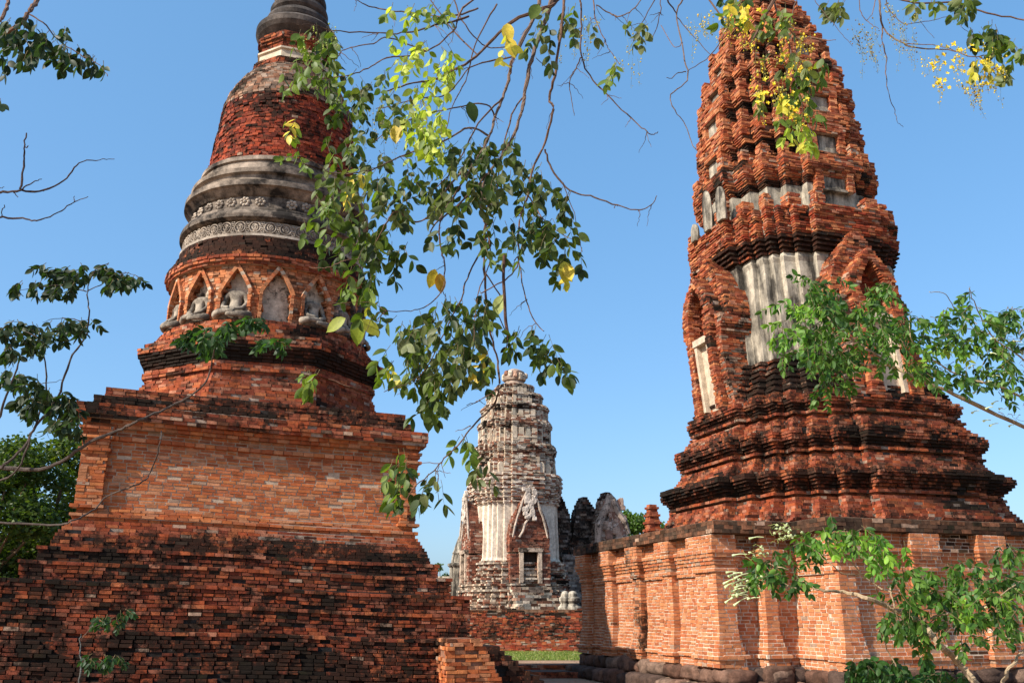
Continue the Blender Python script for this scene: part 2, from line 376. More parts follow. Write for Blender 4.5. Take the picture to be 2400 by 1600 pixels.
# stucco rings and friezes
def ring_part(name, prof, mat, n=96):
    m_ = MB(); rr = []
    for z, r in prof: rr.append([((r + .012 * noise.noise(Vector((cos(2 * pi * k / n) * 3, sin(2 * pi * k / n) * 3, z * 5)))) * cos(2 * pi * k / n), (r + .012 * noise.noise(Vector((cos(2 * pi * k / n) * 3, sin(2 * pi * k / n) * 3, z * 5)))) * sin(2 * pi * k / n), z) for k in range(n)])
    m_.loft(rr, (.5, .5, .5)); return m_.build(name, mat, st, warpL)
ring_part('scroll_frieze', [(9.58, 2.17), (9.60, 2.19), (9.66, 2.19), (9.665, 2.12), (9.98, 2.08), (10.06, 2.08)], M_FRIEZE)
ring_part('lower_ring', [(9.99, 2.08), (10.0, 2.16), (10.05, 2.235), (10.13, 2.24), (10.20, 2.215), (10.26, 2.13), (10.33, 2.12), (10.335, 2.04)], M_RING)
ring_part('rosette_band', [(10.30, 2.0), (10.66, 1.98), (10.70, 2.0)], M_RING)
ring_part('upper_ring', [(10.66, 1.98), (10.68, 2.02), (10.82, 2.16), (10.85, 2.22), (10.98, 2.22), (11.0, 2.17), (11.01, 2.03), (11.12, 2.0), (11.2, 2.02), (11.24, 2.10), (11.34, 2.11), (11.36, 2.06), (11.37, 1.95), (11.42, 1.92), (11.62, 1.89), (11.64, 1.94), (11.74, 1.94), (11.76, 1.82)], M_RING)
# scrolls
mb = MB(); nm = 40
for k in range(nm):
    a = -180 + 360 * k / nm - 90 + 4
    if sin(radians(a)) > .3: continue
    T = onring(a, 2.115)
    col = (.6, .55, .46)
    pts = [Vector(T(.125 * cos(q), .02, 9.825 + .125 * sin(q))) for q in [2 * pi * i / 16 for i in range(17)]]
    mb.tube(pts, .016, col, n=5)
    for s in (1, -1):
        pts = []
        for i in range(14):
            q = i / 13 * 3.0 * pi; r = .095 * (1 - i / 15); pts.append(Vector(T(s * (r * cos(q) * .8 - .01), .025, 9.825 + s * r * sin(q) * .9)))
        mb.tube(pts, .012, col, n=5)
    T2 = onring(a + 180 / nm, 2.115)
    for dz in (-.1, 0, .1):
        for s in (-1, 1):
            pts = [Vector(T2(s * (.01 + .03 * sin(i * .9)), .02, 9.82 + dz + .035 * cos(i * .9))) for i in range(6)]
            mb.tube(pts, .014, col, n=5)
mb.build('scroll_relief', M_FRIEZE, st, warpL, smooth=True)
for k in range(36):
    a = -180 + 10 * k - 3
    if sin(radians(a)) > .1 or k in (9, 17): continue
    T = onring(a + RU(-.5, .5), 1.99); mb = MB()
    def dome(ct, cz, rr, h):
        rings = [[T(ct + rr * cos(2 * pi * j / 8) * cos(q), h * sin(q), cz + rr * sin(2 * pi * j / 8) * cos(q)) for j in range(8)] for q in (0, .5, 1.0, 1.4)]
        mb.loft(rings, (.5, .45, .38))
    for j in range(7): dome(.085 * cos(2 * pi * j / 7), 10.515 + .085 * sin(2 * pi * j / 7), .048, .05)
    dome(0, 10.515, .045, .075)
    mb.build('rosette', M_FRIEZE, st, warpL, smooth=True)
# bell
mb = MB()
pb = [(11.78, 1.83), (12.0, 1.80), (12.4, 1.755), (13.1, 1.69), (13.76, 1.63), (14.0, 1.56), (14.19, 1.47), (14.4, 1.36), (14.58, 1.25), (14.7, 1.15), (14.8, 1.05)]
courses(mb, circ, 11.78, 14.8, lambda z: interp(pb, z), round_n=1, pal=DEEP, dirt=lambda z: interp([(11.8, .30), (12.6, .46), (13.5, .52), (13.62, .54)], z), keep=keepL, seed=16, jit=.02, chip=.10, skip=lambda x, y, z: z > 13.62, mortar=(.3, .1, .06))
courses(mb, circ, 13.62, 14.8, lambda z: interp(pb, z), round_n=1, pal=GREY, dirt=.36, keep=keepL, seed=17, jit=.012, core=False, mortar=(.3, .25, .2))
mb.build('bell', M_BRICK, st, warpL)
mb = MB()
ph = [(14.8, 1.06), (14.92, 1.06), (14.925, .84), (15.02, .84)]
sq_ = lambda h: square(h)
hq = lambda h: ngon(8, h, .5)
courses(mb, hq, 14.8, 15.0, 1.0, dirt=.5, pal=RED, keep=keepL, seed=18)
mb.loft([[(x, y, z) for x, y in hq(h)] for z, h in ((15.0, .90), (15.04, .93), (15.07, .88), (15.26, .88), (15.28, .93), (15.33, .93))], (.5, .44, .36), 1)
courses(mb, hq, 15.33, 15.82, lambda z: interp([(15.33, .84), (15.55, .84), (15.6, .92), (15.7, .96), (15.82, .9)], z), dirt=.42, pal=RED, keep=keepL, seed=19)
mb.build('harmika', [M_BRICK, M_CREAM], st, warpL)
pr = [(15.8, .72), (15.9, .84), (16.02, .98), (16.12, 1.05), (16.26, 1.06), (16.34, 1.0), (16.38, .84), (16.5, .82)]
z = 16.42; r = .84
rings_ = []
while z < 21.6:
    h = .40 * (.6 + .4 * r); rings_ += [(z, r * .86), (z + h * .25, r * .97), (z + h * .5, r), (z + h * .75, r * .96), (z + h * .97, r * .84)]; z += h; r *= .905
ring_part('spire', pr[:6] + rings_ + [(z + .8, .02)], M_SPIRE, 64)

# seated figures
def seated(name, loc, rz, s, label, mat, arms=True, torso=1., lying=False):
    v = [(0, 0, .12), (0, .02, .28), (0, .03, .44), (0, .02, .56), (0, .0, .62),
         (.17, .02, .545), (.23, 0, .38), (.20, -.13, .235), (.04, -.20, .20),
         (-.17, .02, .545), (-.23, 0, .38), (-.20, -.13, .235), (-.04, -.20, .22),
         (.16, 0, .10), (.36, -.12, .09), (.20, -.25, .075), (-.08, -.27, .07),
         (-.16, 0, .10), (-.36, -.12, .09), (-.20, -.22, .13), (.10, -.25, .14)]
    r = [.15, .12, .145, .11, .05, .07, .05, .045, .035, .07, .05, .045, .035, .10, .085, .07, .045, .10, .085, .07, .045]
    e = [(0, 1), (1, 2), (2, 3), (3, 4), (3, 5), (5, 6), (6, 7), (7, 8), (3, 9), (9, 10), (10, 11), (11, 12), (0, 13), (13, 14), (14, 15), (15, 16), (0, 17), (17, 18), (18, 19), (19, 20)]
    me = bpy.data.meshes.new(name); me.from_pydata([(x * s, y * s, z_ * s) for x, y, z_ in v], e, [])
    o = bpy.data.objects.new(name, me); S.collection.objects.link(o)
    md = o.modifiers.new('skin', 'SKIN'); md.use_smooth_shade = True; o.modifiers.new('sub', 'SUBSURF').levels = 1; o.modifiers['sub'].render_levels = 2
    for i, q in enumerate(me.skin_vertices[0].data): q.radius = (r[i] * s, r[i] * s * (.8 if i in (1, 2, 3) else 1)); q.use_root = i == 0
    me.materials.append(mat); o.location = loc; o.rotation_euler = (RU(-.05, .05), RU(-.04, .04), rz)
    tag(o, label, 'statue', 'headless seated statues in the niches of the stupa drum'); return o
labs = {1: 'pale headless seated statue in the leftmost visible niche of the stupa drum, legs broken', 2: 'grey headless seated statue turned towards the left edge of the drum, second from left',
        3: 'broadest weathered seated statue, in the niche just left of the empty one', 5: 'slim cream headless seated statue inside the dark rounded niche right of the empty brick niche',
        6: 'worn pale torso leaning in the niche near the right edge of the drum', 7: 'last worn statue at the far right edge of the drum'}
Mst = Matrix.Translation(CL) @ Matrix.Rotation(YAW, 4, 'Z')
for k, a in enumerate(NICHE):
    if 4 == k or not (1 <= k <= 7) and k != 0: continue
    if k not in (1, 2, 3, 4, 5, 6) and k != 0: continue
sel = sorted(NICHE)
for i, a in enumerate(sel):
    if abs(a + 87.5) < 1: continue                       # empty brick niche
    if a < -155 or a > -16: continue
    T = onring(a, 2.24); p = Vector(warpL(*T(0, -.05, 7.585))); wp = Mst @ p
    idx = round((a + 87.5) / 22.5)
    lab = {-3: labs[1], -2: labs[2], -1: labs[3], 1: labs[5], 2: labs[6], 3: labs[7]}.get(idx)
    if lab is None: continue
    seated('seated_statue', wp, YAW + radians(a + 90), {-3: 1.02, -2: 1.02, -1: 1.12, 1: 1.02, 2: 1.05, 3: 1.0}[idx], lab, M_STAT)

# ------------------------------------------------------------------ RIGHT TEMPLE TOWER
CR = Vector((7.8, 23.1, 0))
rt = empty('brick_prang', CR, 'tall ribbed brick prang tower on a pilastered orange brick base at the right', 'tower', YAW)
LATv = Vector((.947, -.32, 0)); LATl = Matrix.Rotation(-YAW, 3, 'Z') @ LATv
def cshift(z): return interp([(3.3, .0), (3.5, .25), (6, .26), (9, 0), (12, -.08), (18, -.16)], z)
def warpR(x, y, z):
    s = cshift(z); return (x + LATl.x * s, y + LATl.y * s, z)
keepR = lambda nx, ny: nx * -.58 + ny * -.81 > -.35
# plinth
QP = [(-5.07, -3.85), (-4.72, -3.85), (-4.72, -3.62), (-4.22, -3.62), (-4.22, -3.95), (-3.86, -3.95), (-3.86, -3.75), (-3.4, -3.75), (-3.4, -5.07)]
QS = [(-5.07, -3.85), (-4.22, -3.85), (-4.22, -3.95), (-3.4, -3.95), (-3.4, -5.07)]
def fourfold(q):
    out = []
    for k in range(4):
        for x, y in q:
            for _ in range(k): x, y = -y, x
            out.append((x, y))
    return out
def plinth(e): return inset(fourfold(QP), -e)
def plinthS(e): return inset(fourfold(QS), -e)
pe = [(.6, .10), (.74, .10), (.75, .14), (.82, .15), (.83, .08), (1.0, .06), (1.25, .0), (2.33, 0), (2.34, .05), (2.44, .06), (2.45, .02), (2.63, .10), (2.80, .17), (2.81, .05), (3.08, .05)]
mb = MB()
courses(mb, plinth, .55, 3.08, lambda z: interp(pe, z) - .04, pal=ORANGE, dirt=lambda z: interp([(.6, .34), (1.2, .14), (1.5, .02), (2.4, .04), (2.6, .24), (3.08, .36)], z), keep=keepR, seed=21, jit=.004, bl=.21, hc=.070, gap=.026, mortar=(.60, .48, .37), core_in=.011, var=.75, wob=.003)
mb.build('plinth_wall', M_CLEAN, rt)
def pilaster(T, R, t0, t1, dirt):
    mb = MB()
    def pf(e):
        p = [T(t0 - e, R + .17 + e, 0), T(t1 + e, R + .17 + e, 0), T(t1 + e, R - .25, 0), T(t0 - e, R - .25, 0)]
        return [(q[0], q[1]) for q in p]
    courses(mb, pf, .60, 3.07, lambda z: interp(pe, z) * .9 if z < 2.80 else .12, pal=ORANGE, dirt=dirt, keep=keepR, seed=22, jit=.004, bl=.21, hc=.070, gap=.026, mortar=(.60, .48, .37), core_in=.011, var=.75, wob=.003)
    return mb.build('pilaster', M_CLEAN, rt)
for t0, t1, dd in ((-3.38, -2.9, .05), (-1.75, -1.3, .1), (-.1, .35, .42), (1.5, 1.95, .25), (3.0, 3.83, .02)):
    pilaster(frameL, 5.07 - .06, t0, t1, dd)
for t0, t1, dd in ((-3.38, -3.0, .02), (-1.65, -1.2, .06), (-.05, .4, .08), (1.6, 2.05, .08), (3.3, 3.83, .1)):
    pilaster(frameF, 5.07 - .06, t0, t1, dd)
# slab
mb = MB()
slc = (.085, .052, .034)
mb.loft([[(x, y, z) for x, y in plinthS(e)] for z, e in ((3.08, .16), (3.085, .20), (3.30, .22), (3.34, .16))], slc)
courses(mb, plinthS, 3.09, 3.32, .23, pal=[(.10, .055, .035), (.14, .07, .04), (.07, .045, .03), (.2, .09, .05)], dirt=.45, keep=keepR, seed=23, hc=.08, core=False, depth=.05, gap=.004, jit=.006)
mb.build('slab_course', M_SLAB, rt)
# laterite footing
def rock(mb, cx, cy, cz, sx, sy, sz, rz, seed, col):
    n = 9; rings = []
    for i in range(n + 1):
        ph = -pi / 2 + pi * i / n; ring = []
        for j in range(14):
            th = 2 * pi * j / 14; x, y, z_ = cos(ph) * cos(th), cos(ph) * sin(th), sin(ph)
            k = (abs(x) ** 8 + abs(y) ** 8 + abs(z_) ** 8) ** (-1 / 8); v = Vector((x, y, z_)) * k
            d = 1 + .16 * noise.noise(v * 1.7 + Vector((seed, 0, 0))) + .05 * noise.noise(v * 5 + Vector((seed, 0, 0)))
            v = v * d; X, Y = v.x * sx, v.y * sy
            ring.append((cx + X * cos(rz) - Y * sin(rz), cy + X * sin(rz) + Y * cos(rz), cz + v.z * sz))
        rings.append(ring)
    mb.loft(rings, col)
mb = MB()
for row, (z_, off, hgt) in enumerate(((.44, .10, .155), (.14, .34, .17))):
    for a, b, L, d in poly_edges(plinthS(off)):
        nx, ny = d[1], -d[0]
        if not keepR(nx, ny): continue
        cur = 0
        while cur < L:
            l = RU(.3, .9); l = min(l, L - cur + .1); mid = cur + l / 2; cur += l * .97
            c = random.choice([(.11, .058, .04), (.09, .05, .035), (.15, .085, .06), (.07, .045, .035), (.17, .11, .08)])
            rock(mb, a[0] + d[0] * mid - nx * .22, a[1] + d[1] * mid - ny * .22, z_ + RU(-.02, .02), l / 2 * .98, .30 + RU(0, .05), hgt * RU(.85, 1.15), math.atan2(d[1], d[0]), RU(0, 99), c)
mb.loft([[(x, y, z) for x, y in plinthS(e)] for z, e in ((0, .2), (.28, .18), (.29, 0.02), (.6, .0))], (.30, .20, .14))
mb.build('laterite_footing', M_STONE, rt, smooth=True)
# base tiers of the tower
mb = MB()
pt = [(3.34, 4.16), (3.42, 4.14), (3.5, 4.02), (3.56, 3.98), (3.66, 3.92), (3.72, 3.86), (3.9, 3.76), (4.0, 3.72), (4.01, 3.58), (4.08, 3.58), (4.09, 3.74), (4.15, 3.74), (4.16, 3.60), (4.24, 3.68), (4.40, 3.88), (4.48, 3.95), (4.56, 3.95), (4.565, 3.62), (4.72, 3.58),
      (4.85, 3.46), (4.95, 3.38), (4.98, 3.26), (5.03, 3.26), (5.04, 3.42), (5.10, 3.42), (5.12, 3.28), (5.2, 3.34), (5.34, 3.50), (5.50, 3.54), (5.58, 3.54), (5.585, 3.30), (5.74, 3.28), (5.8, 3.2), (5.85, 3.1), (5.93, 2.98), (5.98, 2.98), (5.99, 3.14), (6.05, 3.14), (6.06, 2.96), (6.14, 3.0), (6.28, 3.14), (6.42, 3.16), (6.43, 2.98), (6.56, 2.96)]
courses(mb, redent, 3.34, 6.56, lambda z: interp(pt, z), dirt=lambda z: interp([(3.5, .44), (3.9, .38), (4.1, .40), (4.2, .54), (4.55, .58), (4.6, .42), (5.1, .44), (5.2, .56), (5.58, .48), (5.9, .38), (6.1, .52), (6.5, .44)], z), keep=keepR, seed=31, jit=.014, chip=.05)  # darker below each lip: staining plus corbel shade put into the brick colour
mb.build('moulded_base', M_BRICK, rt, warpR)
mb = MB()
z = 6.56; pz = [(6.56, 2.93)]
prb = []
for i in range(6):
    zz = 6.56 + i * .16; rr = 2.92 - i * .075
    prb += [(zz, rr), (zz + .05, rr + .06), (zz + .09, rr + .06), (zz + .10, rr - .02), (zz + .16, rr - .04)]
courses(mb, redent, 6.56, 7.50, lambda z: interp(prb, z), hc=.052, dirt=.60, pal=RED + GREY, keep=keepR, seed=32, jit=.012)
mb.build('ribbed_moulding', M_BRICK, rt, warpR)
# body: plastered shaft, with exposed brick zones
FRB = [(.95, .36), (.885, .54), (.83, .68), (.76, .76)]
redB = lambda r: redent(r, FRB)
mb = MB()
body = [(7.5, 2.50), (7.9, 2.46), (8.6, 2.42), (9.4, 2.38), (10.02, 2.36), (10.03, 2.40), (10.22, 2.40), (10.23, 2.36), (10.3, 2.36)]
rr_ = []
zs = [7.5 + .12 * i for i in range(24)]
for zz in zs:
    rr_.append([(x + .015 * noise.noise(Vector((x * 2, y * 2, zz * 2))), y + .015 * noise.noise(Vector((x * 2 + 9, y * 2, zz * 2))), zz) for x, y in redB(interp(body, zz))])
mb.loft(rr_, (.5, .45, .35))
mb.build('stucco_shaft', M_PLAST, rt, warpR)
# main cornice
mb = MB()
pc = []
for i in range(4):
    zz = 10.26 + i * .11; rr = 2.36 + i * .045
    pc += [(zz, rr), (zz + .04, rr + .07), (zz + .07, rr + .07), (zz + .075, rr + .01)]
pc += [(10.72, 2.50), (10.8, 2.56), (10.98, 2.60), (11.0, 2.48), (11.1, 2.52), (11.28, 2.60), (11.44, 2.62)]
courses(mb, lambda r: redent(r, [(1, .38), (.91, .55), (.84, .68), (.77, .77)]), 10.26, 11.44, lambda z: interp(pc, z), hc=.055, dirt=lambda z: .62 if z < 10.7 else .34, keep=keepR, seed=34, jit=.014, pal=RED + DEEP[:2] + ORANGE[:2], chip=.05)  # lower corbels coloured darker: stain and painted shade below the cornice
mb.build('main_cornice', M_BRICK, rt, warpR)
def blocks(z0, h, r, sz=.20, prob=1.):
    "upright brick blocks left standing on the corners of a cornice"
    q = redent(r, FRT); n = len(q)
    for i, (x, y) in enumerate(q):
        p0 = q[i - 1]; p2 = q[(i + 1) % n]
        if (x - p0[0]) * (p2[1] - y) - (y - p0[1]) * (p2[0] - x) <= 0 or (x * -.58 + y * -.81) < -.2 * r or random.random() > prob: continue
        hh = h * RU(.55, 1.1); sx = -1 if x > 0 else 1; sy = -1 if y > 0 else 1; w_ = sz * RU(.8, 1.3)
        xs = sorted((x, x + sx * w_)); ys = sorted((y, y + sy * w_)); mb = MB()
        courses(mb, lambda e: rect(xs[0], xs[1], ys[0], ys[1]), z0, z0 + hh, 0, hc=.055, bl=.2, pal=RED + ORANGE, dirt=.24, keep=keepR, seed=40, depth=.05, chip=.1, jit=.012)
        mb.build('corner_block', M_BRICK, rt, warpR)
blocks(11.44, .42, 2.56, .28)
# stacked superstructure tiers: (z0, r_wall, z_wall_end, flare list, r_top, z_top)
TRS = [(11.44, 2.12, 12.25, 2.34, 13.10), (13.10, 1.93, 13.72, 2.16, 14.45), (14.45, 1.86, 14.95, 2.06, 15.55), (15.55, 1.72, 15.92, 1.90, 16.35), (16.35, 1.50, 16.85, 1.62, 17.45), (17.45, 1.20, 17.85, 1.27, 18.35), (18.35, .92, 18.65, .99, 19.0), (19.0, .66, 19.2, .72, 19.5), (19.5, .45, 19.65, .48, 19.85), (19.85, .25, 19.95, .26, 20.15)]
tiers = [(a, b - .10 * b / 2, c, d, e) for a, b, c, d, e in TRS]
for ti, (z0, rw, zw, rtop, z1) in enumerate(tiers):
    if ti: zw = z0 + .30 * (z1 - z0)
    mb = MB(); hh = zw - z0
    fl = zw + min(.26, (z1 - zw) * .35)
    def pf(z):
        if z < zw: return rw
        if z < fl: k = (z - zw) / (fl - zw); return rw + .03 + (rtop - rw - .05) * k * .55
        k = (z - fl) / (z1 - fl)
        return lerp(rw + (rtop - rw) * .66, rtop, sst(0, .35, k)) if k < .82 else rtop - .05
    if ti == 0:
        n_ = [[(x, y, zz) for x, y in redent(rw * 1.02, FRT)] for zz in (z0, 12.26)]
        mb.loft(n_, (.5, .45, .35), 1)
        redT = lambda r: redent(r, FRT)
        courses(mb, redT, 12.05, z1, pf, hc=.055, dirt=lambda z: .62 if z < 12.45 else .34, keep=keepR, seed=50 + ti, jit=.012, chip=.06, pal=RED + ORANGE[:3], m=0)  # dark corbel band mixes staining with painted overhang shade
    else:
        courses(mb, redT, z0, z1, pf, hc=.055, dirt=lambda z: .42 if z < zw else (.60 if z < fl else .31), keep=keepR, seed=50 + ti, jit=.012, chip=.07, core_in=.07, depth=.17, mortar=(.16, .09, .06), skip=lambda x, y, z: noise.noise(Vector((x * 2.6 + ti * 7, y * 2.6, z * 4))) > .40, pal=RED + ORANGE[:4], bl=.24)  # blackened corbel band again, stain and painted shade together
    mb.build('tier', [M_BRICK, M_PLAST], rt, warpR)
    if ti < 7: blocks(z1, .36 - .03 * ti, rtop - .03, .24 - .015 * ti, .9)
# porch niches on the faces of tiers
def brick_rects(mb, T, z0, z1, spans, n0, n1, **kw):
    n = int(round((z1 - z0) / .06)); h = (z1 - z0) / n
    for i in range(n):
        za = z0 + i * h
        for a_, b_ in spans(za + h / 2):
            if b_ - a_ < .04: continue
            p = [T(a_, n1, 0), T(b_, n1, 0), T(b_, n0, 0), T(a_, n0, 0)]
            pl = [(q[0], q[1]) for q in p]
            courses(mb, lambda e: pl, za, za + h, 0, hc=h, keep=keepR, **kw)
def tier_niche(T, R, z0, z1, w):
    mb = MB()
    mb.box(-w, w, R - .03, R + .05, z0 + .04, z1 - .04, (.5, .45, .36), 1, T)
    brick_rects(mb, T, z0, z1, lambda z: [(-w - .22, -w), (w, w + .22)], R - .05, R + .16, pal=RED + ORANGE, dirt=.25, seed=61, bl=.22, jit=.014)
    mb.box(-w - .04, w + .04, R, R + .12, z0 - .02, z0 + .05, (.45, .4, .33), 1, T)
    brick_rects(mb, T, z1, z1 + .18, lambda z: [(-w - .25, w + .25)], R - .05, R + .18, pal=RED + ORANGE, dirt=.3, seed=62, bl=.22, jit=.014)
    return mb.build('tier_niche', [M_BRICK, M_PLAST], rt, warpR)
for T in (frameF, frameL):
    tier_niche(T, 2.16, 12.05, 12.75, .36); tier_niche(T, 2.05, 13.2, 13.75, .33); tier_niche(T, 1.97, 14.5, 15.0, .30); tier_niche(T, 1.80, 15.6, 15.95, .27); tier_niche(T, 1.55, 16.4, 16.85, .25)
# gabled porches on the body
def porch(T, R, dirt, sc=1.0):
    mb = MB()
    W = .86 * sc
    # side piers with moulded base
    pr_ = lambda z: interp([(6.5, .16), (6.9, .14), (7.3, .04), (7.5, 0), (8.30, 0), (8.31, .06), (8.36, .0), (8.42, .08), (8.48, .02), (8.55, .12), (8.68, .16), (8.8, .10)], z)
    def spans(z): e = pr_(z); return [(-W - e, -.42), (.42, W + e)]
    brick_rects(mb, T, 6.45, 8.86, spans, R - .9, R, pal=RED + GREY, dirt=.42, seed=63, bl=.22, jit=.016)
    def sp2(z): e = pr_(z); return [(-.62 - e * .6, -.36), (.36, .62 + e * .6)]
    brick_rects(mb, T, 6.45, 8.86, sp2, R - .2, R + .17, pal=RED + ORANGE[:2], dirt=.36, seed=64, bl=.2, jit=.014)
    # plaster door
    mb.box(-.42, .42, R - .5, R - .04, 6.4, 8.45, (.5, .45, .36), 1, T)
    mb.box(-.36, -.24, R - .06, R + .10, 6.5, 8.25, (.5, .45, .36), 1, T); mb.box(.24, .36, R - .06, R + .10, 6.5, 8.25, (.5, .45, .36), 1, T)
    mb.box(-.40, .40, R - .05, R + .13, 8.25, 8.42, (.5, .45, .36), 1, T)
    # pointed arches, outer (larger, further back) and inner
    def arch(z, z0, z1, w0, w1):
        k = clamp((z - z0) / (z1 - z0)); return w0 * (1 - k ** 1.7) + .02 + .06 * sin(k * 3.1) if z < z1 else 0
    def so(z):
        o = arch(z, 8.8, 10.75, .98 * sc, 0); i = arch(z, 8.8, 10.1, .55, 0)
        return [(-o, -i), (i, o)] if i > .03 else [(-o, o)]
    brick_rects(mb, T, 8.84, 10.7, so, R - 1.0, R - .22, pal=RED + ORANGE[:2], dirt=.38, seed=65, bl=.2, jit=.018, chip=.06)
    def si(z):
        o = arch(z, 8.8, 10.1, .72, 0); i = arch(z, 8.75, 9.8, .36, 0)
        return [(-o, -i), (i, o)] if i > .03 else [(-o, o)]
    brick_rects(mb, T, 8.84, 10.1, si, R - .35, R + .14, pal=RED + ORANGE[:2], dirt=.32, seed=66, bl=.2, jit=.018, chip=.06)
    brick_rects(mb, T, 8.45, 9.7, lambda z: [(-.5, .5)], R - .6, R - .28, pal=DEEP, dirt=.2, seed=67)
    return mb.build('gabled_porch', [M_BRICK, M_CREAM], rt, warpR)
frameR_ = lambda t, n, z: (n, t, z)
porch(frameL, 3.0, .3); porch(frameF, 2.98, .3)
mb = MB()
courses(mb, lambda e: rect(1.6, e, -1.15, 1.15), 6.5, 8.95, lambda z: interp([(6.5, 3.25), (6.6, 3.1), (6.9, 3.12), (7.0, 3.0), (7.9, 2.98), (8.0, 2.8), (8.3, 2.75), (8.4, 2.55), (8.95, 2.35)], z), pal=RED, dirt=.42, keep=keepR, seed=68, jit=.012, chip=.08)
mb.build('side_porch', M_BRICK, rt, warpR)
# standing antefix stones left of the cornice
mb = MB()
def stele(mb, T, t, n, z0, h, w_, th, lean=0):
    rings = []
    for i in range(11):
        k = i / 10; ww = w_ * (.85 + .25 * sin(k * 2.4)) * (1 if k < .6 else math.sqrt(max(0.01, 1 - ((k - .6) / .42) ** 2)))
        rings.append([T(t + dx * ww + lean * k, n + dn * th * (1 - .4 * k), z0 + h * k) for dx, dn in ((-1, 0), (-.7, .8), (.7, .8), (1, 0), (.7, -.8), (-.7, -.8))])
    mb.loft(rings, (.4, .36, .3))
for t_, h_, w_ in ((.95, .95, .20), (.25, 1.15, .20), (-.5, .5, .16)):
    mb = MB(); stele(mb, frameL, t_, 2.62, 11.42, h_, w_, .11, .03); mb.build('antefix', M_PLAST, rt, warpR)
# small corner turret standing on the slab
mb = MB()
for i in range(14):
    z = 3.34 + i * .06; r = .17 - .006 * i + .035 * (i % 3 == 0)
    courses(mb, lambda s: rect(-4.3 - s, -4.3 + s, .69 - s, .69 + s), z, z + .06, r, pal=RED, dirt=.3, seed=70, bl=.12, hc=.06)
mb.build('corner_turret', M_BRICK, rt)

# ------------------------------------------------------------------ MIDDLE PRANG (far)
CM = Vector(P3(1206, 1430, 62)); CM.z = 0
mp_ = empty('stucco_prang', CM, 'pale stucco prang standing far off between the two brick towers', 'tower', YAW)
STU = [(.60, .48, .35), (.66, .56, .43), (.52, .40, .29), (.42, .25, .17), (.32, .13, .08), (.24, .11, .07), (.56, .48, .38)]
WHT = [(.66, .57, .47), (.7, .6, .5), (.6, .5, .42)]
BRN = [(.22, .075, .045), (.27, .1, .06), (.18, .07, .045), (.3, .15, .1)]
def halfw(px0, px1, y): # half width in metres -> r
    return (px1 - px0) / 2 / F * (62 * CP + 4) / 1.1
def zM(y): return P3(1206, y, 62).z
keepM = keepL
def cm_course(name, polyf, z0, z1, prof, pal, dirt, hc=.16, seed=80, mat=None, **kw):
    mb = MB(); courses(mb, polyf, z0, z1, prof, hc=hc, bl=.42, gap=.02, jit=.035, depth=.3, core_in=.06, pal=pal, dirt=dirt, keep=lambda nx, ny: ny < .4, seed=seed, chip=.1, mortar=(.3, .22, .17), **kw)
    return mb.build(name, mat or M_FAR, mp_)
zb, zb2, zc0, zc1 = zM(1428), zM(1318), zM(1190), zM(1120)
FRM = [(1, .36), (.92, .53), (.84, .67), (.77, .77)]
redM = lambda r: redent(r, FRM)
mprof = []
for i in range(9):
    z0_ = lerp(zb, zb2, i / 9); h = (zb2 - zb) / 9; r = lerp(3.75, 3.05, i / 9)
    mprof += [(z0_, r), (z0_ + h * .4, r + .14), (z0_ + h * .6, r + .14), (z0_ + h * .65, r - .04), (z0_ + h, r - .06)]
cm_course('moulded_base', redM, zb, zb2, lambda z: interp(mprof, z), STU, .34, hc=.12)
mb = MB()
mb.loft([[(x, y, z) for x, y in redM(r)] for z, r in ((zb2, 2.95), (zb2 + .2, 2.85), (lerp(zb2, zc0, .6), 2.78), (zc0, 2.76))], (.5, .5, .5))
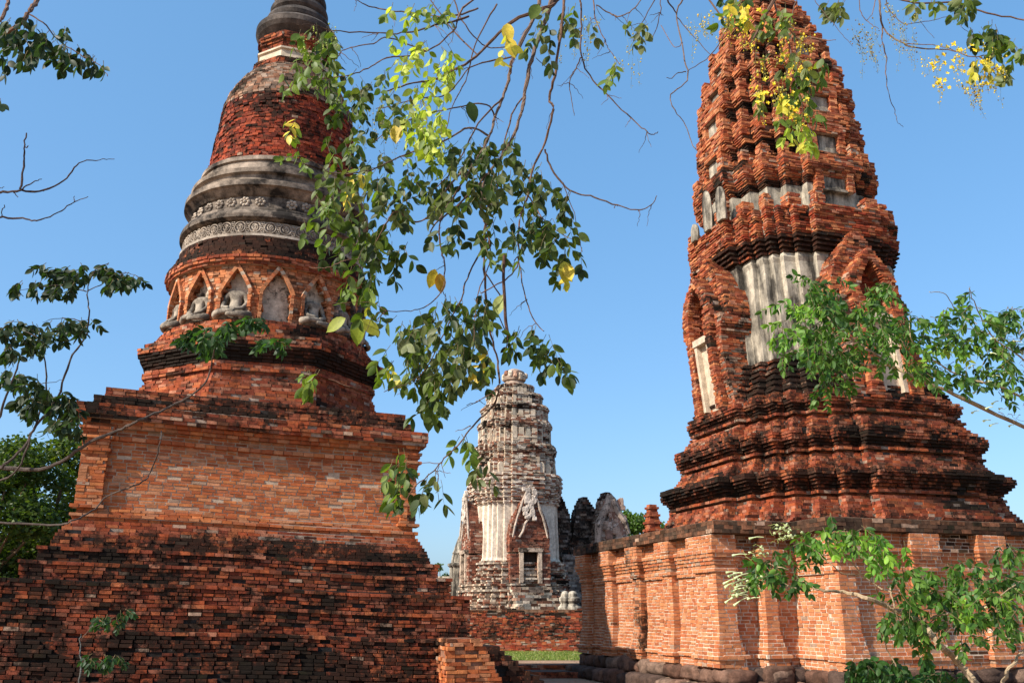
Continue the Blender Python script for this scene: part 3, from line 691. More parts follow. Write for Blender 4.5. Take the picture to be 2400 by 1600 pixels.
# thin vertical ribs at the corners of the shaft
mb.build('stucco_shaft', plaster('shaft_stucco', (.74, .63, .50), (.22, .15, .11), .65, .9), mp_)
cprof = []
for i in range(7):
    z0_ = lerp(zc0, zc1, i / 7); h = (zc1 - zc0) / 7; r = 2.78 + .26 * math.sin(i / 6 * 2.0)
    cprof += [(z0_, r), (z0_ + h * .5, r + .12), (z0_ + h * .75, r + .12), (z0_ + h, r - .03)]
cm_course('cornice', redM, zc0, zc1, lambda z: interp(cprof, z), STU + WHT, .24, hc=.1)
lv = [(1120, 1103, 1311), (1050, 1116, 1304), (985, 1137, 1290), (940, 1155, 1262), (908, 1176, 1246)]
mt = [(1120, 1050), (1050, 995), (995, 958), (958, 930), (930, 908)]
for i, (ya, yb) in enumerate(mt):
    z0_, z1_ = zM(ya), zM(yb)
    def rad(y):
        return interp([(0, 0), (908, halfw(1172, 1249, 0)), (932, halfw(1158, 1262, 0)), (960, halfw(1138, 1286, 0)), (1000, halfw(1124, 1300, 0)), (1050, halfw(1117, 1303, 0)), (1120, halfw(1104, 1311, 0))], y)
    ra, rb = rad(ya), rad(yb)
    h = z1_ - z0_
    pf = lambda z: interp([(z0_, ra * .95), (z0_ + h * .68, ra * .93), (z0_ + h * .72, ra * .96), (z0_ + h * .86, ra * .99), (z0_ + h * .93, ra * .96), (z1_, (ra + rb) / 2)], z)
    cm_course('tier', redM, z0_, z1_, pf, STU + WHT[:1], lambda z: .28 if z < z0_ + h * .5 else .42, hc=.11, seed=90 + i)
    # antefixes standing round each tier
    mb = MB()
    rr = ra * .93
    for T in (frameF, frameL, lambda t, n, z: (n, t, z)):
        if i:
            for q in (-.3, -.1, .1, .3, -.62, .62, -.5, .5):
                nn = rr * (1. if abs(q) < .4 else .90 if abs(q) < .55 else .83) - .02; mb = MB(); w_ = .16 * rr / 2.2
                mb.box(q * rr - w_, q * rr + w_, nn - .2, nn + .05, z0_ + .05, z0_ + h * RU(.55, .68), (.5, .5, .5), 0, T)
                if random.random() < .85: mb.build('stucco_pilaster', random.choice([M_CREAM, M_PLAST, M_CREAM]), mp_)
            continue
        for q in (-.62, -.42, 0, .42, .62):
            mb = MB(); nn = rr * (1. if abs(q) < .3 else (.93 if abs(q) < .5 else .84)); stele(mb, T, q * rr, nn + .08, z0_, h * (.62 if q == 0 else .5) * RU(.6, 1), .22 * rr / 2.4 * (1.3 if q == 0 else 1), .12)
            if random.random() < .8: mb.build('antefix', M_CREAM if i < 2 else M_PLAST, mp_)
mb = MB()
zt = zM(908); mb.lathe([(zt - .1, 1.1), (zt + .15, 1.0), (zt + .2, .72), (zt + .42, .66), (zt + .46, .8), (zt + .6, .84), (zt + .95, .82), (zt + 1.0, .7), (zt + 1.1, .72), (zt + 1.2, .55), (zt + 1.32, .3), (zt + 1.36, .1)], (.34, .25, .19), n=20)
for k in range(14):
    a = 2 * pi * k / 14; rock(mb, .80 * cos(a) + RU(-.06, .06), .80 * sin(a), zt + RU(.62, .95), .15, .15, RU(.14, .24), a, k, random.choice(STU))
mb.build('finial', M_FAR, mp_)
# porches on the far prang
def far_porch(T, R, zt_, w, pal, gable=True):
    mb = MB()
    kw = dict(pal=pal, dirt=.25, bl=.4, gap=.02, jit=.03, seed=95)
    zd = zM(1300)
    brick_r = lambda z0, z1, sp, n0, n1: [courses(mb, lambda e, s=s: [(q[0], q[1]) for q in (T(s[0], n1, 0), T(s[1], n1, 0), T(s[1], n0, 0), T(s[0], n0, 0))], z0 + i * .13, z0 + i * .13 + .13, 0, hc=.13, keep=keepM, **kw) for i in range(int((z1 - z0) / .13)) for s in sp(z0 + i * .13) if s[1] - s[0] > .1]
    z0 = zb + 1.6
    brick_r(z0, zd, lambda z: [(-w, -.5), (.5, w)], R - 1, R)
    brick_r(zd, zt_, lambda z: [(-w * (1 - max(0, (z - zd - .9) / (zt_ - zd - .9)) ** 1.6), w * (1 - max(0, (z - zd - .9) / (zt_ - zd - .9)) ** 1.6))], R - .9, R - .1)
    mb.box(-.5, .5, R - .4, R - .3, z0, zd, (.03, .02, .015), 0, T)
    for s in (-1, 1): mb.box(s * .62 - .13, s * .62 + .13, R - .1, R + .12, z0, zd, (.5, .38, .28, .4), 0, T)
    mb.box(-.8, .8, R - .1, R + .15, zd, zd + .25, (.42, .32, .24, .45), 0, T)
    if gable:
        for s in (-1, 1):
            pts = [Vector(T(s * x * w / 1.25, R + .02, zd + dz)) for x, dz in ((1.1, .9), (.98, 1.5), (.8, 2.2), (.62, 2.7), (.45, 3.3), (.2, 3.9), (0, zt_ - zd + .25))]
            mb.tube(pts, [.06, .09, .07, .1, .07, .07, .05], (.42, .33, .26, .3), n=6)
        pts = [Vector(T(x, R + .03, zd + dz)) for x, dz in ((-.75, .9), (-.5, 1.3), (-.35, 1.8), (-.1, 2.1), (.1, 2.6), (0, 3.1), (.2, 3.3), (0, 3.7), (-.15, 3.3), (0, 3.0))]
        mb.tube(pts, .07, (.5, .4, .32, .2), n=6)
        for q in range(26): rock(mb, *T(RU(-.45, .45) * (1 - q / 60), R, zd + RU(2.0, 4.0)), RU(.1, .2), .12, RU(.12, .25), 0, q, (.55, .46, .38))
    mb.build('porch', M_FAR, mp_)
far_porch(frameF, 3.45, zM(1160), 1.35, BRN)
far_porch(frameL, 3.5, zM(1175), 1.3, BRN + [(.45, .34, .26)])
# stair block in front
mb = MB()
for i in range(8):
    h = .17; courses(mb, lambda e: rect(-1.5, 1.2, -5.9 + i * .25, -3.4), zb + i * h, zb + (i + 1) * h, 0, hc=h, pal=STU + [(.3, .28, .24)], dirt=.40, keep=keepM, seed=97, bl=.5, gap=.02, jit=.05, depth=.3)
mb.build('collapsed_stair', M_FAR, mp_)

# ------------------------------------------------------------------ far mandapa, chedi, walls
def outline_wall(mb, pts, T, n0, n1, col, m=0):
    "thick wall with a ragged outline: vertical strips between column heights"
    for (t0, h0), (t1, h1) in zip(pts, pts[1:]):
        p = [T(t0, n1, 0), T(t1, n1, 0), T(t1, n0, 0), T(t0, n0, 0), T(t0, n1, h0), T(t1, n1, h1), T(t1, n0, h1), T(t0, n0, h0)]
        mb.box8(p, col() if callable(col) else col, m, back=True)
md_c = P3(1390, 1430, 66); md_c.z = zb
md = empty('ruined_hall', md_c, 'dark ruined hall with two pointed broken gables right of the far prang', 'ruin', YAW)
sc = 66 * 1.0 / F
def hz(y): return P3(1390, y, 66).z - zb
mb = MB()
def gab(px, y): return ((px - 1390) * sc, hz(y))
kw = dict(pal=[(.12, .08, .06), (.18, .09, .06), (.24, .18, .14), (.08, .06, .05), (.34, .28, .24)], dirt=.48, keep=keepM, bl=.45, gap=.02, jit=.05, depth=.3, seed=99, chip=.15)
def outline_bricks(mb, left, right, z1, y0, y1, hc=.17, **kw2):
    k = dict(kw); k.update(kw2)
    n = int(z1 / hc)
    for i in range(n):
        z = (i + .5) * hc; a, b = interp(left, z), interp(right, z)
        if b - a > .1: courses(mb, lambda e: rect(a + RU(-.06, .06), b + RU(-.06, .06), y0, y1), i * hc, (i + 1) * hc, 0, hc=hc, **k)
x_ = lambda px: (px - 1390) * sc
outline_bricks(mb, [(0, x_(1300)), (hz(1160), x_(1300))], [(0, x_(1352)), (hz(1205), x_(1330)), (hz(1170), x_(1312)), (hz(1160), x_(1308))], hz(1150), -.6, .4)
outline_bricks(mb, [(0, x_(1330)), (hz(1290), x_(1330)), (hz(1200), x_(1345)), (hz(1185), x_(1352)), (hz(1168), x_(1363))], [(0, x_(1400)), (hz(1195), x_(1392)), (hz(1170), x_(1372)), (hz(1166), x_(1366))], hz(1166), -.8, .2)
mb.build('hall_wall', M_FAR, md)
mb = MB()
outline_bricks(mb, hc=.12, left=[(0, x_(1375)), (hz(1290), x_(1372)), (hz(1230), x_(1378)), (hz(1195), x_(1386)), (hz(1175), x_(1392)), (hz(1163), x_(1401))], right=[(0, x_(1450)), (hz(1250), x_(1447)), (hz(1215), x_(1428)), (hz(1185), x_(1417)), (hz(1163), x_(1407))], z1=hz(1160), y0=-2.2, y1=-1.2, pal=[(.3, .2, .15), (.45, .37, .31), (.2, .12, .09), (.5, .43, .36), (.38, .29, .23)], dirt=.40)
for s, pp in ((0, [(1375, 1290), (1380, 1235), (1392, 1210), (1402, 1190), (1407, 1165)]), (1, [(1450, 1255), (1440, 1225), (1425, 1205), (1415, 1180), (1407, 1165)])):
    mb.tube([Vector((x_(a), -2.25, hz(b))) for a, b in pp], [.2, .3, .26, .3, .15], (.38, .29, .23, .42), n=7)
for q in range(34): rock(mb, x_(RU(1395, 1442)), -2.25, hz(RU(1185, 1270)), RU(.15, .35), .12, RU(.15, .5), 0, q, random.choice([(.45, .36, .30, .4), (.26, .15, .11), (.36, .25, .19, .3), (.2, .1, .07)]))
mb.build('gable', M_FAR, md)
mb = MB()
outline_bricks(mb, [(0, x_(1310)), (99, x_(1310))], [(0, x_(1480)), (99, x_(1480))], hz(1300), -1.0, 1.5, pal=[(.45, .39, .34), (.3, .25, .22), (.2, .16, .14), (.5, .44, .38)], dirt=.32)
mb.build('lower_wall', M_FAR, md)
# slim chedi left of far prang
cc = P3(1077, 1395, 68); cc.z = zb
ch = empty('small_chedi', cc, 'slim grey pointed chedi seen at the left shoulder of the far prang', 'stupa', YAW)
mb = MB(); hc_ = lambda y: P3(1077, y, 68).z - zb
mb.loft([[(x, y, z) for x, y in redent(r, [(1, .5), (.85, .75), (.75, .85)][:2] + [(.78, .78)])] for z, r in ((0, .75), (hc_(1330), .70), (hc_(1325), .85), (hc_(1320), .85), (hc_(1318), .62), (hc_(1300), .55))], (.42, .38, .33))
mb.build('body', M_PLAST, ch)
mb = MB(); mb.lathe([(hc_(1300), .55), (hc_(1296), .62), (hc_(1290), .5), (hc_(1280), .42), (hc_(1270), .3), (hc_(1258), .16), (hc_(1252), .05)], (.3, .24, .2), n=12)
mb.build('spire', M_PLAST, ch)
# terrace wall in front of far prang
tw = empty('terrace_wall', (1.5, 40.4, 0), 'low old brick terrace wall with ragged top beyond the grass strip', 'wall')
mb = MB()
tt = lambda z: interp([(0, .1), (.5, .05), (1.8, 0)], z)
def wtop(x): return 1.78 + .10 * noise.noise(Vector((x * .8, 3, 1)))
courses(mb, lambda e: rect(-6, 7.5, -e, 5), 0, 1.62, tt, pal=RED + DEEP, dirt=lambda z: .30 if z < .5 else .48, keep=keepM, seed=101, jit=.02, chip=.1, hc=.07, bl=.23, miss=.02)
for i in range(2): courses(mb, lambda e: rect(-6, 7.5, -e, 5), 1.62 + i * .085, 1.70 + i * .085, 0, pal=RED, dirt=.5, keep=keepM, seed=102, hc=.085, skip=lambda x, y, z: noise.noise(Vector((x * .9, 2, 7))) < -.1 + .25 * i, core=False, depth=.5)
mb.build('brick_face', M_BRICK, tw)
# raised ground behind wall
mb = MB(); mb.box(-60, 60, 41, 140, .0, 1.74, (.16, .09, .055)); tag(mb.build('terrace_ground', M_STONE), kind='structure')
# pedestals on terrace
for px, lab in ((1343, 'rounded stone pedestal on the terrace wall beside the dark hall'), (1325, 'lower broken stone pedestal just left of the rounded one on the terrace')):
    p = P3(px, 1422, 46); mb = MB(); s = 1 if px == 1343 else .8
    mb.lathe([(0, .48 * s), (.12, .46 * s), (.2, .34 * s), (.3, .28 * s), (.42, .38 * s), (.55, .4 * s), (.62, .28 * s), (.75, .26 * s), (.86, .18 * s), (.9, .02)], (.45, .38, .3), n=18)
    tag(mb.build('stone_pedestal', M_PLAST, loc=(p.x, p.y, 1.74)), lab, 'pedestal')
# low foundation
for (y0, x0, x1, h, lab) in ((27.5, -2.4, 3.4, .07, 'farther low brick foundation course across the path'), (24.3, -1.6, 2.8, .07, 'nearer low brick foundation course on bare earth')):
    mb = MB(); courses(mb, lambda e: rect(x0, x1, y0, y0 + 1.0), 0, h + .08, 0, pal=RED, dirt=.4, keep=keepM, seed=103, jit=.03, chip=.1, hc=.08, mortar=(.2, .1, .06))
    tag(mb.build('brick_foundation', M_BRICK), lab, 'foundation', 'brick foundations in the gap')

# ------------------------------------------------------------------ ground
m, t, o = newmat('earth'); tc = t.nodes.new('ShaderNodeTexCoord')
n1 = noise_n(t, .5, 8, .7, tc.outputs['Object']); n2 = noise_n(t, 14, 6, .7, tc.outputs['Object'])
c = ramp(t, n1.outputs[0], [(.35, (.22, .12, .065)), (.65, (.34, .21, .12))]).outputs[0]
c = mixc(t, 1., c, ramp(t, n2.outputs[0], [(.3, .7), (.7, 1.2)]).outputs[0], 'MULTIPLY')
b = N(t, 'ShaderNodeBsdfPrincipled', Roughness=1.); bp = N(t, 'ShaderNodeBump', Strength=.6, Distance=.03)
t.links.new(n2.outputs[0], bp.inputs['Height']); t.links.new(c, b.inputs['Base Color']); t.links.new(bp.outputs[0], b.inputs['Normal']); t.links.new(b.outputs[0], o.inputs[0]); M_EARTH = m
mb = MB(); mb.poly([(-900, -200, 0), (900, -200, 0), (900, 1500, 0), (-900, 1500, 0)], (.2, .12, .07)); tag(mb.build('ground', M_EARTH), kind='structure')
mb = MB()
random.seed(5)
for i in range(26000):
    x = RU(-5, 6); y = RU(33.3, 40.3); h = RU(.03, .09); a = RU(0, pi); dx, dy = cos(a) * .02, sin(a) * .02
    c = random.choice([(.14, .2, .035), (.2, .26, .05), (.1, .16, .03), (.28, .3, .09), (.3, .26, .1)])
    mb.poly([(x - dx, y - dy, 0), (x + dx, y + dy, 0), (x + RU(-.03, .03), y + RU(-.03, .03), h)], c)
mb.poly([(-12, 33.2, .004), (14, 33.2, .004), (14, 40.4, .004), (-12, 40.4, .004)], (.15, .19, .04))
tag(mb.build('grass', M_LEAF), 'strip of short sunlit grass in front of the terrace wall', 'grass', kind='stuff')

mb = MB(); random.seed(8)
for i in range(900):
    x, y = RU(-4, 5), RU(17, 33.5); a = RU(0, 2 * pi); l_ = RU(.02, .05); z_ = RU(.006, .03); c = random.choice([(.2, .11, .05), (.3, .2, .08), (.12, .07, .04), (.16, .16, .05)])
    mb.poly([(x, y, z_), (x + cos(a) * l_ + sin(a) * l_ * .4, y + sin(a) * l_ - cos(a) * l_ * .4, z_ + .008), (x + cos(a) * l_ * 2, y + sin(a) * l_ * 2, z_), (x + cos(a) * l_ - sin(a) * l_ * .4, y + sin(a) * l_ + cos(a) * l_ * .4, z_ + .01)], c)
tag(mb.build('fallen_leaves', M_LEAF), 'dry fallen leaves scattered on the bare earth in the gap', 'leaves', kind='stuff')
# ------------------------------------------------------------------ background trees
def leaf_tris(mb, c, r, n, size, cols, squash=.8):
    for _ in range(n):
        while True:
            p = Vector((RU(-1, 1), RU(-1, 1), RU(-1, 1)))
            if .3 < p.length < 1: break
        p = Vector((p.x * r, p.y * r, p.z * r * squash)) + c
        d = Vector((RU(-1, 1), RU(-1, 1), RU(-.9, .5))).normalized() * size * RU(.7, 1.3); u = d.cross(Vector((RU(-1, 1), RU(-1, 1), RU(-1, 1)))).normalized() * size * .35
        mb.poly([tuple(p), tuple(p + d * .5 + u), tuple(p + d), tuple(p + d * .5 - u)], random.choice(cols))
def bg_tree(name, base, h, rad, nclump, per, size, cols, label, crown_lo=.3, seed=1):
    random.seed(seed); t_ = empty(name, base, label, 'tree'); mb = MB()
    mb.tube([Vector((0, 0, 0)), Vector((.2, .1, h * .3)), Vector((0, 0, h * .6))], [h * .035, h * .025, h * .012], (.12, .08, .05), n=8)
    cl = []
    for i in range(nclump):
        a = RU(0, 2 * pi); zz = RU(crown_lo, .95); rr = rad * math.sqrt(max(0, 1 - ((zz - .55) / .5) ** 2)) * RU(.45, 1)
        cl.append((Vector((cos(a) * rr, sin(a) * rr, zz * h)), rad * RU(.20, .34)))
    for c, r in cl[:: 2]: mb.tube([Vector((0, 0, h * .3)), c * .6 + Vector((0, 0, h * .1)), c], [h * .012, h * .007, .02], (.12, .08, .05), n=5)
    mb.build('trunk', M_BARK, t_); mb = MB()
    for c, r in cl: leaf_tris(mb, c, r, per, size, cols)
    mb.build('crown', M_LEAF, t_); return t_
G1 = [(.05, .085, .012), (.075, .11, .016), (.035, .06, .01), (.11, .14, .02)]
def gz(px, Y): p = P3(px, 1435, Y); p.z = 0; return p
bg_tree('broadleaf_tree', gz(75, 48), 10.3, 4.4, 70, 420, .24, G1, 'rounded dark green tree behind the stepped base, touching the left edge of its pedestal', .08, 3)
bg_tree('broadleaf_tree', gz(-60, 44), 9.8, 3.8, 60, 380, .24, G1[:3], 'darker tree cut by the left edge of the picture, just above the stepped base', .08, 4)
bg_tree('broadleaf_tree', gz(1480, 90), 11.3, 3.6, 40, 260, .32, [(.07, .13, .02), (.1, .17, .03), (.05, .1, .015)], 'bright green round tree top peeping between the ruined gable and the right brick base', .3, 5)
bg_tree('broadleaf_tree', gz(1440, 96), 11.8, 2.2, 16, 30, .35, [(.2, .22, .12), (.25, .22, .13)], 'thin bare-looking tree right behind the ruined gable', .5, 6)
bg_tree('broadleaf_tree', gz(1038, 110), 7.6, 1.5, 12, 40, .35, [(.10, .14, .06)], 'tiny distant tree at the right edge of the stepped base', .5, 7)
p = gz(1062, 112); bl_ = empty('distant_building', p, 'tiny pale distant building beside the slim chedi', 'building')
mb = MB(); mb.box(-2.6, 2.6, -2, 2, 0, 5.5, (.5, .42, .34)); mb.build('wall', M_CREAM, bl_)
mb = MB(); mb.box(-2.9, 2.9, -2.3, 2.3, 5.5, 5.75, (.4, .33, .28)); mb.build('roof', M_CREAM, bl_)

# ------------------------------------------------------------------ foreground branches
def smooth(pts, sub=5, wob=0.):
    out = []; n = len(pts)
    for i in range(n - 1):
        p0, p1, p2, p3 = pts[max(i - 1, 0)], pts[i], pts[i + 1], pts[min(i + 2, n - 1)]
        for k in range(sub):
            t = k / sub; q = .5 * ((2 * p1) + (-p0 + p2) * t + (2 * p0 - 5 * p1 + 4 * p2 - p3) * t * t + (-p0 + 3 * p1 - 3 * p2 + p3) * t ** 3)
            out.append(q + Vector((RU(-wob, wob), RU(-wob, wob), RU(-wob, wob))))
    out.append(pts[-1]); return out
BR = [(.13, .075, .05), (.17, .10, .07), (.10, .06, .042), (.15, .10, .075)]
def branch(mb, pts, Y0, Y1, w0, w1, col=None, wob=.004):
    n = len(pts); L = [P3(x, y, lerp(Y0, Y1, i / (n - 1)) + (.06 * sin(i * 2.1 + x) if 0 < i else 0)) for i, (x, y) in enumerate(pts)]
    s = smooth(L, 5, wob); m_ = len(s)
    rad = [max(.0008, lerp(w0, w1, (i / (m_ - 1)) ** .8) * lerp(Y0, Y1, i / (m_ - 1)) / F / 2 * RU(.9, 1.15)) for i in range(m_)]
    mb.tube(s, rad, col or random.choice(BR), n=6); return s
def leaf(mb, p, d, L, W, col, nrm=None, tip=.12, fold=.28, droop=.25):
    "curved, folded elliptical leaf with a pointed tip"
    d = d.normalized(); n = nrm or Vector((RU(-1, 1), RU(-1, 1), RU(-.2, 1)))
    s = d.cross(n)
    if s.length < .1: s = d.cross(Vector((1, 0, .3)))
    s.normalize(); n = s.cross(d).normalized()
    prof = [0, .62, .93, 1., .82, .45, tip, 0]; T = [0, .14, .3, .48, .68, .84, .93, 1]
    mid, lf, rt_ = [], [], []
    f = fold * RU(.3, 1.5); dr = droop * RU(-.3, 1.4)
    for k, t in zip(prof, T):
        q = p + d * (L * t) - n * (dr * L * t * t); mid.append(q)
        o1 = s * (W * k * .5); o2 = n * (W * k * .5 * f)
        lf.append(q + o1 + o2); rt_.append(q - o1 + o2)
    n0 = len(mb.v)
    for a, b, c in zip(lf, mid, rt_): mb.v += [tuple(a), tuple(b), tuple(c)]
    c2 = tuple(x * 1.12 for x in col)
    for i in range(7):
        a = n0 + 3 * i; mb.face((a, a + 1, a + 4, a + 3), col); mb.face((a + 1, a + 2, a + 5, a + 4), c2)
def spray(mbB, mbL, x, y, Y, Lpx, n, leafpx, cols, down=(0, 1), spread=.6, pair=False, wid=.52, twig=(.15, .12, .06)):
    "one leafy twig: curved stem starting at (x,y), leaves along it"
    k = Y / F; a = math.atan2(down[1], down[0]) + RU(-spread, spread)
    p = P3(x, y, Y); d = Vector((cos(a), RU(-.45, .45), -sin(a))).normalized(); pts = [p]; step = Lpx * k / max(n, 2)
    for i in range(n):
        d = (d + Vector((RU(-.22, .22), RU(-.22, .22), RU(-.22, .10)))).normalized(); p = p + d * step * RU(.8, 1.2); pts.append(p)
    mbB.tube(pts, [max(.0007, .0018 * (1 - i / (len(pts) + 1))) for i in range(len(pts))], twig, n=4)
    base = random.choice(cols)
    for i in range(1, len(pts)):
        t = (pts[i] - pts[i - 1]).normalized(); side = t.cross(Vector((RU(-.4, .4), -1, RU(-.3, .3)))).normalized()
        for s in ((1, -1) if pair else ((1,) if i % 2 else (-1,))):
            c = base if random.random() < .7 else random.choice(cols); v = RU(.75, 1.25); c = tuple(q * v for q in c)
            dd = (t * .55 + side * s * RU(.5, .9) + Vector((0, RU(-.4, .4), -RU(.2, .7)))).normalized()
            L = leafpx * k * RU(.65, 1.15); leaf(mbL, pts[i], dd, L, L * wid * RU(.85, 1.15), c)
    L = leafpx * k; leaf(mbL, pts[-1], d, L, L * wid, base)
def cluster(mbB, mbL, x, y, rx, ry, n, leafpx, cols, Y=4.5, dY=.5, Lpx=60, nl=4, **kw):
    for _ in range(n):
        a = RU(0, 2 * pi); r = math.sqrt(random.random())
        spray(mbB, mbL, x + rx * r * cos(a), y + ry * r * sin(a) - Lpx * .35, Y + RU(-dY, dY), Lpx, nl, leafpx, cols, **kw)
DG = [(.035, .06, .010), (.055, .085, .012), (.026, .045, .010), (.085, .12, .018)]
MG = [(.09, .14, .018), (.12, .17, .02), (.07, .11, .016)]
LG = [(.34, .40, .045), (.42, .46, .08), (.26, .34, .035)]
YL = [(.62, .46, .06), (.55, .40, .04), (.45, .40, .05)]
OL = [(.11, .13, .045), (.15, .17, .07), (.09, .11, .03)]
random.seed(21)
# --- tree 1: central hanging branches
t1 = empty('overhanging_tree', (1.2, 5.2, 0), 'broad-leaved drooping branches with yellowing leaves hanging before the middle of the sky', 'tree')
mb = MB()
BL1 = [([(1275, -40), (1265, 0), (1249, 48), (1204, 134), (1194, 178), (1178, 230), (1159, 274), (1147, 319), (1105, 392), (1051, 478), (1008, 545)], 4.9, 4.4, 13, 4),
 ([(1300, -30), (1281, 41), (1261, 92), (1242, 153), (1229, 223), (1220, 271), (1191, 344), (1143, 408), (1127, 462), (1135, 520)], 5.0, 4.5, 15, 5),
 ([(1326, -30), (1322, 0), (1314, 80), (1300, 178), (1287, 233), (1296, 255), (1277, 335), (1249, 398), (1237, 457), (1221, 505), (1214, 559), (1218, 607), (1192, 649), (1128, 687)], 4.8, 4.4, 9, 3),
 ([(1358, -20), (1360, 0), (1363, 64), (1362, 128), (1382, 178), (1424, 223), (1478, 277), (1516, 309), (1531, 316), (1542, 309)], 5, 4.6, 6, 2),
 ([(1362, 134), (1351, 160), (1335, 194), (1340, 236), (1346, 271)], 4.9, 4.8, 4, 1.5),
 ([(1390, -20), (1395, 41), (1418, 96), (1430, 121), (1453, 153)], 5, 4.9, 4, 1.5), ([(1398, 13), (1437, 35), (1459, 37), (1488, 19), (1510, -10)], 5, 5, 4, 3),
 ([(1539, -10), (1504, 54), (1484, 96)], 5, 5, 3, 2), ([(1545, -10), (1548, 30), (1530, 85), (1505, 100)], 5, 5, 3, 1.5),
 ([(1277, 350), (1293, 395), (1335, 446), (1383, 459), (1446, 481), (1497, 492), (1526, 481), (1539, 459)], 4.6, 4.4, 6, 2),
 ([(1310, -10), (1290, 15), (1200, 50), (1150, 100), (1090, 150), (1020, 185), (967, 195), (900, 215)], 5.1, 4.6, 13, 3),
 ([(1100, 40), (1020, 60), (954, 76), (887, 78), (778, 72), (737, 59), (696, 59)], 4.9, 4.5, 6, 2),
 ([(1120, -10), (1078, 29), (1062, 73), (999, 121), (906, 137), (871, 156), (823, 175), (778, 182), (727, 182), (686, 174)], 5, 4.5, 6, 2),
 ([(999, 121), (912, 89), (874, 102), (823, 112), (798, 124), (772, 153), (737, 159), (718, 128)], 4.8, 4.6, 4, 2),
 ([(800, -25), (833, 0), (871, 16), (906, 24), (967, 30), (1050, 40), (1120, 20)], 4.9, 5, 2, 5),
 ([(1204, 134), (1150, 145), (1100, 160), (1050, 220), (983, 230), (919, 249), (881, 255)], 4.8, 4.5, 5, 2),
 ([(1159, 274), (1140, 245), (1080, 250), (976, 274), (919, 303), (871, 335)], 4.7, 4.5, 5, 2),
 ([(1147, 319), (1100, 300), (1040, 330), (938, 367), (893, 389), (842, 405), (772, 403), (743, 383), (705, 367), (673, 370)], 4.7, 4.3, 6, 1.5),
 ([(1191, 344), (1100, 389), (1046, 446), (1011, 500), (973, 520), (930, 496), (902, 527), (873, 582), (854, 604), (809, 610), (768, 626), (725, 626)], 4.6, 4.2, 6, 1.5),
 ([(1143, 408), (1085, 470), (1033, 520), (1033, 582), (1042, 620), (1036, 680), (1001, 716), (962, 728), (905, 728), (870, 709), (761, 711)], 4.6, 4.2, 6, 1.2),
 ([(905, 728), (870, 750), (841, 835)], 4.2, 4.1, 2, 1), ([(1157, 441), (1141, 505), (1135, 591), (1138, 687), (1147, 767), (1166, 846), (1169, 909), (1156, 952), (1107, 998), (1073, 1044), (1035, 1081), (1018, 1101), (978, 1136), (949, 1173)], 4.6, 4.1, 8, 2),
 ([(1214, 600), (1234, 703), (1256, 757), (1275, 776)], 4.5, 4.4, 4, 2), ([(1163, 912), (1124, 938), (1094, 949)], 4.3, 4.2, 3, 1.5), ([(1104, 998), (1067, 1011)], 4.2, 4.2, 3, 1),
 ([(1157, 955), (1156, 1001), (1150, 1044)], 4.3, 4.2, 3, 1.5), ([(1027, 1087), (1026, 1130), (1028, 1173)], 4.1, 4.1, 2, 1.2), ([(1035, 1084), (1044, 1119)], 4.1, 4.1, 2, 1), ([(1035, 1086), (985, 1084), (940, 1092)], 4.1, 4.1, 2, 1),
 ([(1141, 560), (1100, 640), (1080, 700), (1040, 780), (985, 880), (900, 918)], 4.5, 4.1, 5, 2), ([(985, 885), (930, 925)], 4.2, 4.2, 2, 1), ([(1138, 640), (1175, 700), (1160, 720), (1190, 790), (1180, 830)], 4.5, 4.5, 4, 2),
 ([(1135, 520), (1150, 600), (1120, 690), (1110, 800)], 4.5, 4.3, 4, 2), ([(1237, 457), (1280, 520), (1340, 560)], 4.5, 4.4, 4, 1.5), ([(1320, 430), (1345, 500), (1365, 590)], 4.5, 4.4, 3, 1.5), ([(1178, 230), (1120, 290), (1075, 380), (1020, 440), (950, 470)], 4.6, 4.4, 5, 2),
 ([(1229, 223), (1200, 270), (1170, 400), (1165, 480)], 4.9, 4.6, 5, 3), ([(1165, 10), (1120, 90), (1090, 190), (1060, 250), (1040, 330)], 5, 4.6, 5, 2), ([(1060, -10), (1090, 60), (1140, 110), (1190, 110)], 5.1, 5, 4, 3), ([(1000, -10), (1060, 70), (1120, 130)], 5.1, 5, 3, 4),
 ([(1300, 178), (1260, 140), (1255, 133)], 4.9, 4.9, 3, 1), ([(880, 918), (820, 905), (770, 888)], 4.1, 4.0, 1.5, 1)]
for p_, a_, b_, w0, w1 in BL1: branch(mb, p_, a_, b_, w0, w1)
s = [P3(1182, 598, 4.35), P3(1180, 650, 4.35), P3(1183, 703, 4.35), P3(1185, 750, 4.35), P3(1191, 788, 4.35)]
for _ in range(130):                                    # loose side twigs
    q = random.choice(BL1[:24]); i = random.randrange(len(q[0]) - 1); x, y = q[0][i]
    if y < 0: continue
    dx, dy = RU(-45, 45), RU(5, 50)
    branch(mb, [(x, y), (x + dx * .5 + RU(-6, 6), y + dy * .4), (x + dx, y + dy)], 4.5, 4.5 + RU(-.2, .2), 2.2, .9)
mbL = MB()
